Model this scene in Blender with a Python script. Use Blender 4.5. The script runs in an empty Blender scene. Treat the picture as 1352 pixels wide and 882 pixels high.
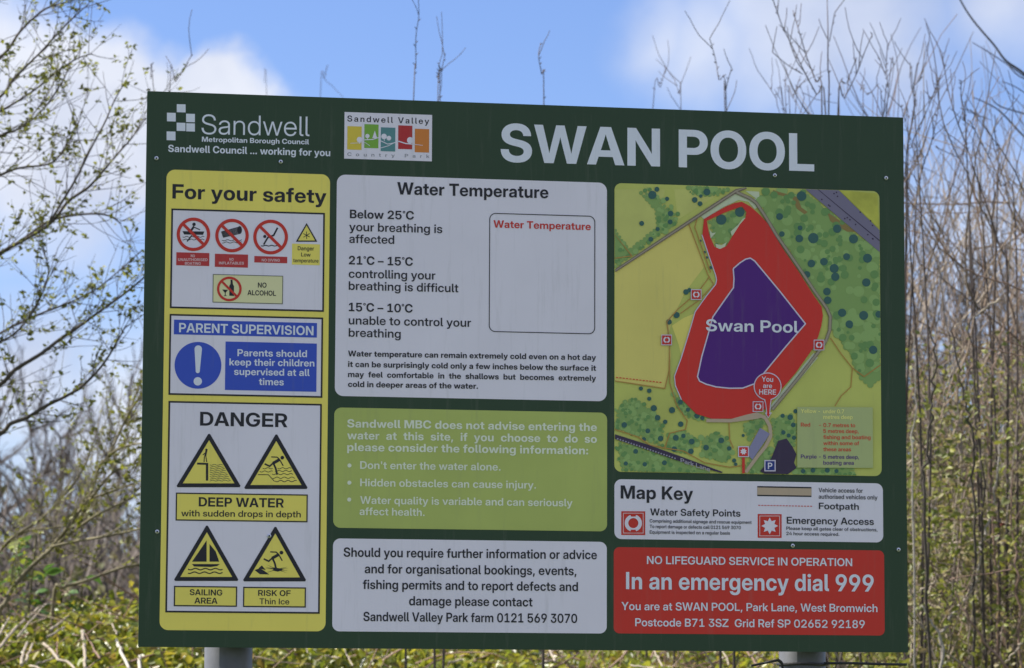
import bpy, math, random
import numpy as np
from mathutils import Vector, Matrix
from mathutils.geometry import delaunay_2d_cdt

sc = bpy.context.scene
col = sc.collection
R = math.radians

# ------------------------------------------------------------------ camera
SW, SH = 1.189, 0.841                       # the sign is an A0 sheet
CORN = [(194.5, 120), (1192.5, 155), (1199, 861.5), (182.5, 854)]   # TL TR BR BL in the photograph
FPX = 4458.0
def homography(src, dst):
    A, b = [], []
    for (u, v), (x, y) in zip(src, dst):
        A.append([u, v, 1, 0, 0, 0, -x*u, -x*v]); b.append(x)
        A.append([0, 0, 0, u, v, 1, -y*u, -y*v]); b.append(y)
    return np.append(np.linalg.solve(np.array(A, float), np.array(b, float)), 1).reshape(3, 3)
HM = homography([(0, SH), (SW, SH), (SW, 0), (0, 0)], [(x-676, 441-y) for x, y in CORN])
HINV = np.linalg.inv(HM)
def P(px, py):
    """a point measured on the photographed sign -> metres on the sheet (from its lower left corner)"""
    q = HINV @ np.array([px-676.0, 441.0-py, 1.0])
    return q[0]/q[2], q[1]/q[2]
a_, b_, c_ = (np.diag([1/FPX, 1/FPX, 1]) @ HM).T
flip = np.array([1, 1, -1.0])
lam = 1/np.linalg.norm(a_)
r1 = a_*flip*lam; t_ = c_*flip*lam
r2 = b_*flip; r2 = r2 - r1*(r1 @ r2); r2 /= np.linalg.norm(r2)
r3 = np.cross(r1, r2)
Rcw = np.column_stack([r1, -r3, r2])        # world axes X, Y, Z seen in camera axes
cam_off = -Rcw.T @ t_                       # camera seen from the sheet's lower left corner
CAMZ = 1.6
ZB = CAMZ - cam_off[2]
ORG = np.array([-SW/2, 0.0, ZB])
CAM = ORG + cam_off
cd = bpy.data.cameras.new('camera'); cam = bpy.data.objects.new('camera', cd); col.objects.link(cam)
M = Matrix([list(r) for r in Rcw.T]).to_4x4(); M.translation = Vector(CAM)
cam.matrix_world = M
cd.sensor_width = 36; cd.lens = FPX*36/1352; cd.clip_start = .05; cd.clip_end = 3000
cd.dof.use_dof = True; cd.dof.focus_distance = float(np.linalg.norm(t_)); cd.dof.aperture_fstop = 17
sc.camera = cam
def ray(px, py):
    d = Rcw.T @ np.array([(px-676)/FPX, (441-py)/FPX, -1.0]); return d/np.linalg.norm(d)
def at(px, py, Y):
    d = ray(px, py); s = (Y-CAM[1])/d[1]
    return Vector(CAM + d*s)

# ------------------------------------------------------------------ light
SUN = Vector((-0.92, 0.34, 0.95)).normalized()
w = bpy.data.worlds.new('World'); sc.world = w; w.use_nodes = True
nt = w.node_tree; N = nt.nodes; L = nt.links
bg = N['Background']; bg.inputs[1].default_value = 0.1
sky = N.new('ShaderNodeTexSky'); sky.sky_type = 'NISHITA'; sky.sun_disc = False
sky.sun_elevation = math.asin(SUN.z); sky.sun_rotation = math.atan2(SUN.x, SUN.y)
sky.air_density = 1.0; sky.dust_density = 0.6; sky.ozone_density = 2.5
tc = N.new('ShaderNodeTexCoord')
def vdist(cx, cy, rad, soft):
    d = ray(cx, cy)
    n = N.new('ShaderNodeVectorMath'); n.operation = 'DISTANCE'; L.new(warp.outputs[0], n.inputs[0]); n.inputs[1].default_value = tuple(d)
    m = N.new('ShaderNodeMapRange'); m.interpolation_type = 'SMOOTHSTEP'
    L.new(n.outputs['Value'], m.inputs[0]); m.inputs[1].default_value = (rad+soft)/FPX; m.inputs[2].default_value = (rad-soft)/FPX
    m.inputs[3].default_value = 0; m.inputs[4].default_value = 1
    return m.outputs[0]
def mth(op, a, b=None):
    n = N.new('ShaderNodeMath'); n.operation = op
    for i, v in enumerate((a, b)):
        if v is None: continue
        if isinstance(v, (int, float)): n.inputs[i].default_value = v
        else: L.new(v, n.inputs[i])
    return n.outputs[0]
nz = N.new('ShaderNodeTexNoise'); nz.inputs['Scale'].default_value = 24; nz.inputs['Detail'].default_value = 9; nz.inputs['Roughness'].default_value = .55
L.new(tc.outputs['Generated'], nz.inputs['Vector'])
sub = N.new('ShaderNodeVectorMath'); sub.operation = 'SUBTRACT'; L.new(nz.outputs['Color'], sub.inputs[0]); sub.inputs[1].default_value = (.5, .5, .5)
scl = N.new('ShaderNodeVectorMath'); scl.operation = 'SCALE'; L.new(sub.outputs[0], scl.inputs[0]); scl.inputs['Scale'].default_value = .030
warp = N.new('ShaderNodeVectorMath'); warp.operation = 'ADD'; L.new(tc.outputs['Generated'], warp.inputs[0]); L.new(scl.outputs[0], warp.inputs[1])
blobs = [vdist(-30, 150, 150, 60), vdist(110, 160, 135, 30), vdist(285, 182, 116, 18), vdist(60, 250, 100, 80), vdist(195, 175, 112, 30),
         vdist(20, 500, 80, 80), vdist(150, 580, 110, 110)]
thin = [vdist(885, 40, 40, 75), vdist(940, 60, 60, 80), vdist(1060, 30, 110, 80), vdist(1200, 90, 60, 70), vdist(1150, 20, 110, 90), vdist(1330, -20, 70, 80), vdist(1290, 330, 90, 170)]
tot = blobs[0]
for b in blobs[1:]: tot = mth('MAXIMUM', tot, b)
for b in thin: tot = mth('MAXIMUM', tot, mth('MULTIPLY', b, .80))
# broken cloud goes on round the unseen sky, brightened to light the sign
n2 = N.new('ShaderNodeTexNoise'); n2.inputs['Scale'].default_value = 3.2; n2.inputs['Detail'].default_value = 8; n2.inputs['Roughness'].default_value = .55
L.new(warp.outputs[0], n2.inputs['Vector'])
m2 = N.new('ShaderNodeMapRange'); m2.interpolation_type = 'SMOOTHSTEP'; L.new(n2.outputs['Fac'], m2.inputs[0]); m2.inputs[1].default_value = .44; m2.inputs[2].default_value = .58
d0 = ray(676, 300)
nd = N.new('ShaderNodeVectorMath'); nd.operation = 'DISTANCE'; L.new(tc.outputs['Generated'], nd.inputs[0]); nd.inputs[1].default_value = tuple(d0)
m3 = N.new('ShaderNodeMapRange'); m3.interpolation_type = 'SMOOTHSTEP'; L.new(nd.outputs['Value'], m3.inputs[0]); m3.inputs[1].default_value = .19; m3.inputs[2].default_value = .30
wide = mth('MULTIPLY', m2.outputs[0], m3.outputs[0])
tot = mth('MAXIMUM', tot, wide)
dens = N.new('ShaderNodeTexNoise'); dens.inputs['Scale'].default_value = 16; dens.inputs['Detail'].default_value = 6
L.new(tc.outputs['Generated'], dens.inputs['Vector'])
ccr = N.new('ShaderNodeValToRGB'); L.new(dens.outputs['Fac'], ccr.inputs[0])
ccr.color_ramp.elements[0].position = .38; ccr.color_ramp.elements[0].color = (3.5, 3.8, 4.7, 1)
ccr.color_ramp.elements[1].position = .60; ccr.color_ramp.elements[1].color = (5.1, 5.25, 5.7, 1)
mx = N.new('ShaderNodeMix'); mx.data_type = 'RGBA'
L.new(mth('MULTIPLY', tot, .93), mx.inputs['Factor'])
skc = N.new('ShaderNodeMix'); skc.data_type = 'RGBA'; skc.blend_type = 'MULTIPLY'; skc.inputs['Factor'].default_value = 1
L.new(sky.outputs[0], skc.inputs['A']); skc.inputs['B'].default_value = (.66, .72, .97, 1)
wc = N.new('ShaderNodeMix'); wc.data_type = 'RGBA'; L.new(m3.outputs[0], wc.inputs['Factor'])
L.new(ccr.outputs[0], wc.inputs['A']); wc.inputs['B'].default_value = (5.5, 5.5, 6.1, 1)
L.new(skc.outputs['Result'], mx.inputs['A']); L.new(wc.outputs['Result'], mx.inputs['B'])
L.new(mx.outputs['Result'], bg.inputs[0])

sl = bpy.data.lights.new('sun', 'SUN'); sl.energy = 5.0; sl.angle = R(.5); sl.color = (1, .95, .87)
so = bpy.data.objects.new('sun', sl); col.objects.link(so); so.rotation_euler = SUN.to_track_quat('Z', 'Y').to_euler()
vs = sc.view_settings; vs.view_transform = 'Standard'; vs.look = 'None'; vs.exposure = 0.81; vs.gamma = 1

# ------------------------------------------------------------------ helpers
def srgb(r, g, b):
    return tuple((c/255/12.92 if c/255 <= .04045 else ((c/255+.055)/1.055)**2.4) for c in (r, g, b))
_m = {}
def mat(name, colr, rough=.6, metal=0, var=.0, scale=20, trans=0, island=0, hue=None, spec=.5, bump=0, streak=0):
    if name in _m: return _m[name]
    m = bpy.data.materials.new(name); m.use_nodes = True; n = m.node_tree.nodes; l = m.node_tree.links
    p = n['Principled BSDF']; p.inputs['Base Color'].default_value = (*colr, 1); p.inputs['Roughness'].default_value = rough
    p.inputs['Metallic'].default_value = metal; p.inputs['Specular IOR Level'].default_value = spec
    src = None
    if island and hue:
        g = n.new('ShaderNodeNewGeometry'); r = n.new('ShaderNodeValToRGB'); l.new(g.outputs['Random Per Island'], r.inputs[0])
        e = r.color_ramp.elements
        e[0].color = (*hue[0], 1); e[1].color = (*hue[-1], 1)
        for i, h in enumerate(hue[1:-1]):
            k = e.new((i+1)/(len(hue)-1)); k.color = (*h, 1)
        src = r.outputs[0]
    if var:
        t = n.new('ShaderNodeTexCoord'); z = n.new('ShaderNodeTexNoise'); z.inputs['Scale'].default_value = scale; z.inputs['Detail'].default_value = 6
        l.new(t.outputs['Object'], z.inputs['Vector'])
        mr = n.new('ShaderNodeMapRange'); l.new(z.outputs['Fac'], mr.inputs[0]); mr.inputs[1].default_value = .3; mr.inputs[2].default_value = .7
        mr.inputs[3].default_value = 1-var; mr.inputs[4].default_value = 1+var
        x = n.new('ShaderNodeMix'); x.data_type = 'RGBA'; x.blend_type = 'MULTIPLY'; x.inputs['Factor'].default_value = 1
        if src: l.new(src, x.inputs['A'])
        else: x.inputs['A'].default_value = (*colr, 1)
        l.new(mr.outputs[0], x.inputs['B']); src = x.outputs['Result']
        if bump:
            bp = n.new('ShaderNodeBump'); bp.inputs['Strength'].default_value = bump; bp.inputs['Distance'].default_value = .01
            l.new(z.outputs['Fac'], bp.inputs['Height']); l.new(bp.outputs[0], p.inputs['Normal'])
    if streak and src:
        t = n.new('ShaderNodeTexCoord'); mp_ = n.new('ShaderNodeMapping'); mp_.inputs['Scale'].default_value = (22, 22, 1.6); l.new(t.outputs['Object'], mp_.inputs[0])
        z = n.new('ShaderNodeTexNoise'); z.inputs['Scale'].default_value = 3; z.inputs['Detail'].default_value = 5; z.inputs['Roughness'].default_value = .7; l.new(mp_.outputs[0], z.inputs['Vector'])
        mr = n.new('ShaderNodeMapRange'); l.new(z.outputs['Fac'], mr.inputs[0]); mr.inputs[1].default_value = .55; mr.inputs[2].default_value = .85; mr.inputs[3].default_value = 0; mr.inputs[4].default_value = streak*5
        x = n.new('ShaderNodeMix'); x.data_type = 'RGBA'; l.new(mr.outputs[0], x.inputs['Factor']); l.new(src, x.inputs['A']); x.inputs['B'].default_value = (.20, .20, .16, 1); src = x.outputs['Result']
    if src: l.new(src, p.inputs['Base Color'])
    if trans:
        tr = n.new('ShaderNodeBsdfTranslucent')
        if src: l.new(src, tr.inputs[0])
        else: tr.inputs[0].default_value = (*colr, 1)
        ms = n.new('ShaderNodeMixShader'); ms.inputs[0].default_value = trans
        l.new(p.outputs[0], ms.inputs[1]); l.new(tr.outputs[0], ms.inputs[2]); l.new(ms.outputs[0], n['Material Output'].inputs[0])
    _m[name] = m
    return m

def tag(o, label=None, cat=None, group=None, kind=None):
    if label: o['label'] = label
    if cat: o['category'] = cat
    if group: o['group'] = group
    if kind: o['kind'] = kind
    return o
def empty(name, loc=(0, 0, 0)):
    o = bpy.data.objects.new(name, None); o.location = loc; o.empty_display_size = .1; col.objects.link(o); return o
def mesh_obj(name, verts, faces, m, parent=None, smooth=False):
    me = bpy.data.meshes.new(name); me.from_pydata([tuple(v) for v in verts], [], faces)
    if m: me.materials.append(m)
    if smooth: me.shade_smooth()
    me.update()
    o = bpy.data.objects.new(name, me); col.objects.link(o)
    if parent: o.parent = parent
    return o
class MB:
    def __init__(s): s.v = []; s.f = []
    def box(s, x0, x1, y0, y1, z0, z1):
        b = len(s.v); s.v += [(x, y, z) for z in (z0, z1) for y in (y0, y1) for x in (x0, x1)]
        s.f += [tuple(b+i for i in q) for q in ((0, 2, 3, 1), (4, 5, 7, 6), (0, 1, 5, 4), (2, 6, 7, 3), (0, 4, 6, 2), (1, 3, 7, 5))]
    def tube(s, pts, r0, r1, n=5, cap=True):
        pts = [Vector(p) for p in pts]; k = len(pts); b = len(s.v)
        for i, p in enumerate(pts):
            d = (pts[min(i+1, k-1)]-pts[max(i-1, 0)])
            if d.length < 1e-9: d = Vector((0, 0, 1))
            d.normalize()
            u = d.cross(Vector((.31, .95, .08))).normalized(); w_ = d.cross(u)
            r = r0+(r1-r0)*i/max(1, k-1) if not isinstance(r0, (list, tuple)) else r0[i]
            for j in range(n):
                a = 2*math.pi*j/n; s.v.append(tuple(p+(u*math.cos(a)+w_*math.sin(a))*r))
        for i in range(k-1):
            for j in range(n):
                a = b+i*n+j; c = b+i*n+(j+1) % n
                s.f.append((a, c, c+n, a+n))
        if cap:
            s.f.append(tuple(b+j for j in range(n))[::-1]); s.f.append(tuple(b+(k-1)*n+j for j in range(n)))
    def build(s, name, m, parent=None, smooth=False): return mesh_obj(name, s.v, s.f, m, parent, smooth)
def children(o): return [c for c in bpy.data.objects if c.parent == o]
# ------------------------------------------------------------------ lettering outlines (light and heavy master of a grotesque)
# a plain list of whole numbers: character, widths in both masters, contours; per point: x and on/off curve, y, heavy x, heavy y
FONT = [
33, 450, 528, 2, 4, 291, 400, 112, 455, 265, 1490, 80, 1490, 637, 1490, 447, 1490, 611, 400, 415, 455, 12, 451, -17, 264, -19, 346, -17, 186, -19, 200, 56, 76, 92, 201, 108, 76, 170, 
200, 161, 76, 248, 346, 233, 186, 358, 451, 233, 264, 358, 556, 233, 342, 358, 700, 161, 452, 248, 701, 108, 452, 170, 700, 56, 452, 92, 556, -17, 342, -19, 39, 520, 570, 1, 4, 393, 
984, 162, 905, 353, 1490, 130, 1490, 689, 1490, 440, 1490, 649, 984, 408, 905, 44, 550, 550, 1, 4, 259, -281, 62, -324, 435, 208, 130, 257, 799, 208, 454, 257, 507, -281, 301, -324, 
45, 1320, 1320, 1, 4, 1973, 688, 1003, 712, 1973, 528, 1003, 444, 669, 528, 317, 444, 669, 688, 317, 712, 46, 550, 550, 1, 12, 561, -17, 276, -19, 456, -17, 198, -19, 310, 56, 88, 92, 
311, 108, 88, 170, 310, 161, 88, 248, 456, 233, 198, 358, 561, 233, 276, 358, 666, 233, 354, 358, 810, 161, 464, 248, 811, 108, 464, 170, 810, 56, 464, 92, 666, -17, 354, -19, 48, 1320, 
1320, 2, 16, 1321, -24, 660, -24, 990, -24, 464, -24, 508, 165, 194, 163, 244, 509, 55, 507, 245, 744, 55, 744, 244, 980, 55, 982, 508, 1325, 194, 1327, 990, 1514, 464, 1514, 1321, 
1514, 660, 1514, 1650, 1514, 857, 1514, 2134, 1325, 1126, 1327, 2396, 980, 1265, 982, 2397, 744, 1265, 744, 2396, 509, 1265, 507, 2134, 165, 1126, 162, 1650, -24, 857, -24, 16, 1321, 
136, 660, 258, 1548, 136, 750, 258, 1878, 283, 868, 375, 2056, 555, 926, 593, 2057, 744, 926, 744, 2056, 934, 926, 896, 1878, 1207, 868, 1114, 1548, 1354, 750, 1232, 1321, 1354, 660, 
1232, 1092, 1354, 570, 1232, 762, 1207, 452, 1114, 584, 934, 394, 896, 585, 744, 394, 744, 584, 555, 394, 593, 762, 283, 452, 375, 1092, 136, 570, 258, 49, 1320, 1320, 2, 4, 441, 0, 
181, 0, 441, 160, 181, 283, 2283, 160, 1186, 283, 2283, 0, 1186, 0, 8, 1567, 1490, 885, 1490, 1567, 0, 885, 0, 1219, 0, 539, 0, 1219, 1304, 539, 1168, 1217, 1304, 537, 1168, 475, 1058, 
196, 955, 475, 1242, 196, 1260, 1219, 1490, 563, 1490, 50, 1320, 1320, 1, 32, 341, 0, 113, 0, 341, 151, 113, 257, 1401, 635, 666, 716, 1590, 722, 721, 763, 1828, 854, 817, 853, 1940, 
980, 878, 959, 1941, 1056, 878, 1026, 1940, 1148, 878, 1088, 1792, 1282, 825, 1181, 1520, 1354, 730, 1232, 1331, 1354, 664, 1232, 1126, 1354, 594, 1232, 840, 1269, 490, 1169, 688, 1114, 
433, 1050, 689, 1008, 433, 965, 353, 1008, 103, 965, 352, 1157, 103, 1133, 594, 1385, 240, 1380, 1034, 1514, 492, 1514, 1329, 1514, 665, 1514, 1608, 1514, 824, 1514, 2036, 1399, 1071, 
1400, 2280, 1196, 1212, 1189, 2281, 1063, 1212, 1045, 2280, 967, 1212, 937, 2140, 798, 1131, 765, 1854, 628, 982, 607, 1635, 528, 880, 522, 829, 162, 600, 285, 829, 160, 600, 283, 2299, 
160, 1217, 283, 2299, 0, 1217, 0, 51, 1320, 1320, 1, 35, 1339, -24, 652, -24, 1032, -24, 460, -24, 560, 102, 199, 122, 294, 325, 68, 361, 295, 468, 68, 501, 655, 468, 408, 501, 654, 
366, 408, 427, 818, 216, 468, 313, 1122, 134, 578, 250, 1331, 134, 650, 250, 1528, 134, 719, 250, 1828, 214, 824, 308, 1994, 358, 883, 413, 1995, 452, 883, 479, 1994, 550, 883, 545, 
1808, 688, 820, 640, 1466, 761, 705, 691, 1229, 761, 625, 691, 857, 761, 415, 691, 857, 907, 415, 894, 1727, 1328, 743, 1204, 1727, 1330, 743, 1205, 491, 1330, 146, 1205, 491, 1490, 
146, 1490, 2195, 1490, 1158, 1490, 2195, 1330, 1158, 1219, 1211, 851, 692, 792, 1211, 888, 692, 867, 1582, 900, 873, 883, 2088, 794, 1112, 786, 2346, 589, 1230, 593, 2347, 452, 1230, 
466, 2346, 312, 1230, 323, 2088, 97, 1087, 102, 1634, -24, 828, -24, 52, 1320, 1320, 2, 8, 159, 360, 33, 305, 159, 508, 33, 579, 1585, 1490, 665, 1490, 1969, 1490, 1017, 1490, 567, 
522, 391, 578, 567, 520, 391, 576, 2481, 520, 1287, 576, 2481, 360, 1287, 305, 6, 1681, 0, 769, 0, 1681, 404, 769, 389, 1681, 474, 769, 510, 1681, 930, 769, 928, 2025, 930, 1100, 928, 
2025, 0, 1100, 0, 53, 1320, 1320, 1, 39, 1331, -20, 657, -23, 1044, -20, 492, -23, 588, 99, 241, 97, 316, 303, 93, 318, 305, 432, 84, 468, 665, 432, 420, 468, 680, 348, 422, 405, 858, 
216, 485, 306, 1148, 140, 592, 248, 1331, 140, 660, 248, 1524, 140, 729, 248, 1814, 230, 834, 311, 1978, 387, 893, 423, 1979, 488, 893, 497, 1978, 589, 893, 572, 1822, 745, 834, 686, 
1542, 834, 731, 750, 1357, 834, 663, 750, 1110, 834, 575, 750, 758, 735, 451, 675, 689, 640, 430, 610, 343, 640, 106, 610, 443, 1490, 150, 1490, 2163, 1490, 1142, 1490, 2163, 1330, 
1142, 1205, 769, 1330, 465, 1205, 697, 847, 442, 906, 701, 847, 444, 906, 842, 923, 496, 959, 1190, 996, 641, 1012, 1401, 996, 729, 1012, 1606, 996, 829, 1012, 1946, 922, 1010, 936, 
2192, 786, 1151, 798, 2326, 601, 1231, 614, 2327, 490, 1231, 507, 2326, 340, 1231, 352, 2076, 110, 1089, 113, 1628, -20, 831, -23, 54, 1320, 1320, 2, 23, 1321, -24, 670, -21, 1028, 
-24, 500, -21, 578, 105, 238, 110, 324, 334, 90, 343, 325, 484, 90, 495, 324, 595, 90, 617, 556, 845, 190, 849, 815, 1025, 281, 982, 1481, 1490, 628, 1490, 1885, 1490, 1010, 1490, 835, 
780, 552, 826, 821, 780, 472, 826, 862, 822, 492, 857, 992, 906, 557, 925, 1210, 962, 662, 973, 1381, 962, 741, 973, 1650, 962, 890, 973, 2072, 837, 1109, 854, 2316, 618, 1230, 639, 
2317, 476, 1230, 493, 2316, 329, 1230, 342, 2062, 103, 1087, 110, 1614, -24, 835, -21, 16, 1319, 136, 659, 252, 1502, 136, 727, 252, 1794, 227, 833, 314, 1966, 381, 895, 424, 1967, 
476, 895, 493, 1966, 570, 895, 562, 1794, 721, 833, 670, 1502, 810, 727, 732, 1319, 810, 659, 732, 1136, 810, 592, 732, 844, 721, 486, 670, 674, 570, 425, 562, 675, 476, 425, 493, 674, 
381, 425, 424, 844, 227, 486, 314, 1136, 136, 592, 252, 55, 1320, 1320, 1, 8, 571, 0, 227, 0, 1915, 1329, 832, 1193, 1915, 1330, 832, 1195, 365, 1330, 125, 1195, 365, 1490, 125, 1490, 
2277, 1490, 1195, 1490, 2277, 1320, 1195, 1203, 949, 0, 589, 0, 56, 1320, 1320, 3, 32, 1321, -24, 659, -24, 1024, -24, 482, -24, 568, 84, 217, 82, 308, 274, 70, 275, 309, 396, 70, 402, 
308, 496, 70, 504, 478, 661, 162, 660, 768, 768, 332, 759, 949, 779, 446, 774, 949, 778, 446, 773, 716, 799, 294, 795, 416, 982, 118, 970, 417, 1114, 118, 1108, 416, 1229, 118, 1228, 
652, 1410, 255, 1412, 1060, 1514, 499, 1514, 1321, 1514, 659, 1514, 1578, 1514, 823, 1514, 1986, 1410, 1067, 1413, 2220, 1229, 1202, 1231, 2221, 1114, 1202, 1108, 2220, 983, 1202, 970, 
1920, 799, 1026, 796, 1693, 778, 874, 773, 1693, 779, 874, 774, 1872, 768, 988, 759, 2162, 660, 1158, 660, 2332, 495, 1250, 504, 2333, 396, 1250, 402, 2332, 274, 1250, 275, 2072, 84, 
1102, 82, 1616, -24, 837, -24, 16, 1321, 136, 659, 226, 1520, 136, 727, 226, 1814, 202, 830, 277, 1976, 323, 888, 369, 1977, 404, 888, 428, 1976, 488, 888, 489, 1808, 618, 830, 582, 
1512, 692, 726, 634, 1321, 692, 659, 634, 1128, 692, 593, 634, 830, 618, 490, 582, 660, 488, 431, 489, 661, 404, 431, 428, 660, 323, 431, 369, 824, 202, 490, 277, 1120, 136, 592, 226, 
16, 1321, 846, 659, 892, 1484, 846, 720, 892, 1732, 910, 810, 937, 1872, 1026, 859, 1020, 1873, 1102, 859, 1075, 1872, 1178, 859, 1130, 1734, 1292, 810, 1211, 1486, 1356, 720, 1256, 
1321, 1356, 659, 1256, 1154, 1356, 599, 1256, 904, 1292, 510, 1211, 764, 1178, 460, 1130, 765, 1102, 460, 1075, 764, 1026, 460, 1020, 904, 911, 510, 938, 1156, 846, 599, 892, 57, 1320, 
1320, 2, 23, 1321, 1514, 650, 1511, 1614, 1514, 821, 1511, 2062, 1385, 1082, 1380, 2316, 1156, 1230, 1147, 2317, 1006, 1230, 995, 2316, 895, 1230, 873, 2084, 645, 1131, 641, 1827, 465, 
1039, 508, 1161, 0, 692, 0, 757, 0, 310, 0, 1807, 710, 768, 664, 1821, 710, 848, 664, 1778, 668, 829, 634, 1648, 584, 763, 565, 1432, 528, 659, 517, 1261, 528, 579, 517, 992, 528, 431, 
517, 568, 653, 211, 636, 324, 873, 90, 852, 325, 1014, 90, 997, 324, 1161, 90, 1148, 578, 1387, 233, 1380, 1028, 1514, 486, 1511, 16, 1323, 1354, 661, 1238, 1140, 1354, 594, 1238, 846, 
1263, 487, 1176, 674, 1109, 425, 1066, 675, 1014, 425, 997, 674, 921, 425, 929, 846, 769, 487, 820, 1140, 680, 594, 758, 1323, 680, 661, 758, 1504, 680, 728, 758, 1796, 769, 834, 820, 
1966, 921, 895, 929, 1967, 1014, 895, 997, 1966, 1109, 895, 1066, 1796, 1263, 834, 1176, 1504, 1354, 728, 1238, 58, 550, 550, 2, 12, 561, -17, 276, -19, 456, -17, 198, -19, 310, 56, 
88, 92, 311, 108, 88, 170, 310, 161, 88, 248, 456, 233, 198, 358, 561, 233, 276, 358, 666, 233, 354, 358, 810, 161, 464, 248, 811, 108, 464, 170, 810, 56, 464, 92, 666, -17, 354, -19, 
12, 561, 767, 276, 646, 456, 767, 198, 646, 310, 840, 88, 756, 311, 892, 88, 834, 310, 945, 88, 912, 456, 1017, 198, 1022, 561, 1017, 276, 1022, 666, 1017, 354, 1022, 810, 945, 464, 
912, 811, 892, 464, 834, 810, 840, 464, 756, 666, 767, 354, 646, 65, 1338, 1511, 2, 14, 41, 0, 5, 0, 1141, 1490, 517, 1490, 1549, 1490, 991, 1490, 2637, 0, 1506, 0, 2253, 0, 1104, 0, 
1627, 898, 902, 655, 1564, 987, 853, 819, 1410, 1216, 757, 1153, 1293, 1402, 707, 1348, 1397, 1402, 804, 1348, 1278, 1216, 752, 1153, 1124, 987, 655, 819, 1061, 898, 604, 655, 417, 
0, 396, 0, 4, 609, 418, 356, 287, 609, 578, 356, 568, 2069, 578, 1155, 568, 2069, 418, 1155, 287, 66, 1307, 1325, 3, 20, 297, 0, 96, 0, 297, 1490, 96, 1490, 1373, 1490, 716, 1490, 1672, 
1490, 882, 1490, 2102, 1393, 1110, 1394, 2332, 1216, 1227, 1224, 2333, 1094, 1227, 1112, 2332, 1009, 1227, 1026, 2216, 883, 1158, 891, 2000, 798, 1034, 801, 1849, 772, 950, 782, 1849, 
770, 950, 780, 2018, 756, 1043, 774, 2292, 671, 1192, 683, 2454, 525, 1279, 527, 2455, 418, 1279, 421, 2454, 291, 1279, 298, 2220, 103, 1159, 108, 1746, 0, 927, 0, 1389, 0, 761, 0, 
10, 657, 160, 447, 276, 1389, 160, 702, 276, 1726, 160, 800, 276, 2088, 287, 912, 367, 2089, 411, 912, 447, 2088, 494, 912, 502, 1930, 613, 862, 580, 1626, 678, 769, 623, 1409, 678, 
704, 623, 657, 678, 447, 623, 10, 657, 836, 447, 885, 1387, 836, 682, 885, 1572, 836, 740, 885, 1836, 896, 823, 925, 1976, 1007, 868, 999, 1977, 1083, 868, 1050, 1976, 1197, 868, 1125, 
1664, 1330, 768, 1214, 1387, 1330, 682, 1214, 657, 1330, 447, 1214, 67, 1479, 1490, 1, 38, 1559, -24, 768, -24, 1146, -24, 564, -24, 526, 173, 239, 159, 180, 520, 52, 503, 181, 744, 
52, 744, 180, 970, 52, 987, 524, 1317, 239, 1332, 1146, 1514, 564, 1514, 1559, 1514, 768, 1514, 1792, 1514, 904, 1514, 2202, 1444, 1136, 1433, 2528, 1311, 1313, 1284, 2744, 1125, 1424, 
1076, 2787, 1008, 1441, 947, 2419, 1008, 1078, 947, 2382, 1089, 1067, 1007, 2226, 1215, 1014, 1101, 2002, 1302, 936, 1166, 1720, 1346, 834, 1200, 1559, 1346, 774, 1200, 1244, 1346, 
659, 1200, 788, 1193, 499, 1090, 540, 922, 414, 886, 541, 744, 414, 744, 540, 567, 414, 603, 788, 297, 498, 400, 1244, 144, 659, 290, 1559, 144, 774, 290, 1720, 144, 834, 290, 2000, 
188, 935, 323, 2224, 274, 1013, 389, 2382, 399, 1066, 482, 2421, 480, 1079, 541, 2787, 480, 1441, 541, 2746, 364, 1424, 413, 2528, 178, 1313, 205, 2202, 46, 1135, 56, 1792, -24, 904, 
-24, 68, 1412, 1445, 2, 22, 1217, 0, 649, 0, 501, 0, 253, 0, 501, 160, 253, 300, 1193, 160, 631, 300, 1560, 160, 768, 300, 2046, 302, 945, 400, 2284, 566, 1031, 599, 2285, 748, 1031, 
745, 2284, 928, 1031, 892, 2050, 1189, 944, 1090, 1582, 1330, 765, 1190, 1233, 1330, 627, 1190, 485, 1330, 247, 1190, 485, 1490, 247, 1490, 1257, 1490, 649, 1490, 1690, 1490, 876, 1490, 
2312, 1312, 1211, 1307, 2644, 979, 1393, 973, 2645, 748, 1393, 745, 2644, 515, 1393, 517, 2308, 180, 1212, 183, 1670, 0, 879, 0, 4, 657, 1490, 456, 1490, 657, 0, 456, 0, 297, 0, 96, 
0, 297, 1490, 96, 1490, 69, 1187, 1268, 1, 12, 297, 0, 96, 0, 297, 1490, 96, 1490, 2235, 1490, 1206, 1490, 2235, 1330, 1206, 1184, 657, 1330, 456, 1184, 657, 843, 456, 897, 2119, 843, 
1149, 897, 2119, 683, 1149, 600, 657, 683, 456, 600, 657, 160, 456, 306, 2235, 160, 1206, 306, 2235, 0, 1206, 0, 70, 1135, 1214, 1, 10, 297, 0, 96, 0, 297, 1490, 96, 1490, 2171, 1490, 
1172, 1490, 2171, 1330, 1172, 1184, 657, 1330, 456, 1184, 657, 843, 456, 867, 2051, 843, 1127, 867, 2051, 683, 1127, 571, 657, 683, 456, 571, 657, 0, 456, 0, 71, 1496, 1511, 1, 40, 
1543, -24, 772, -24, 1146, -24, 556, -24, 532, 173, 232, 166, 180, 520, 52, 512, 181, 744, 52, 744, 180, 970, 52, 987, 530, 1317, 240, 1332, 1146, 1514, 564, 1514, 1543, 1514, 766, 
1514, 1780, 1514, 898, 1514, 2196, 1440, 1130, 1438, 2524, 1305, 1310, 1297, 2744, 1120, 1423, 1103, 2783, 1008, 1435, 984, 2419, 1008, 1069, 984, 2384, 1083, 1059, 1034, 2226, 1207, 
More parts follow.
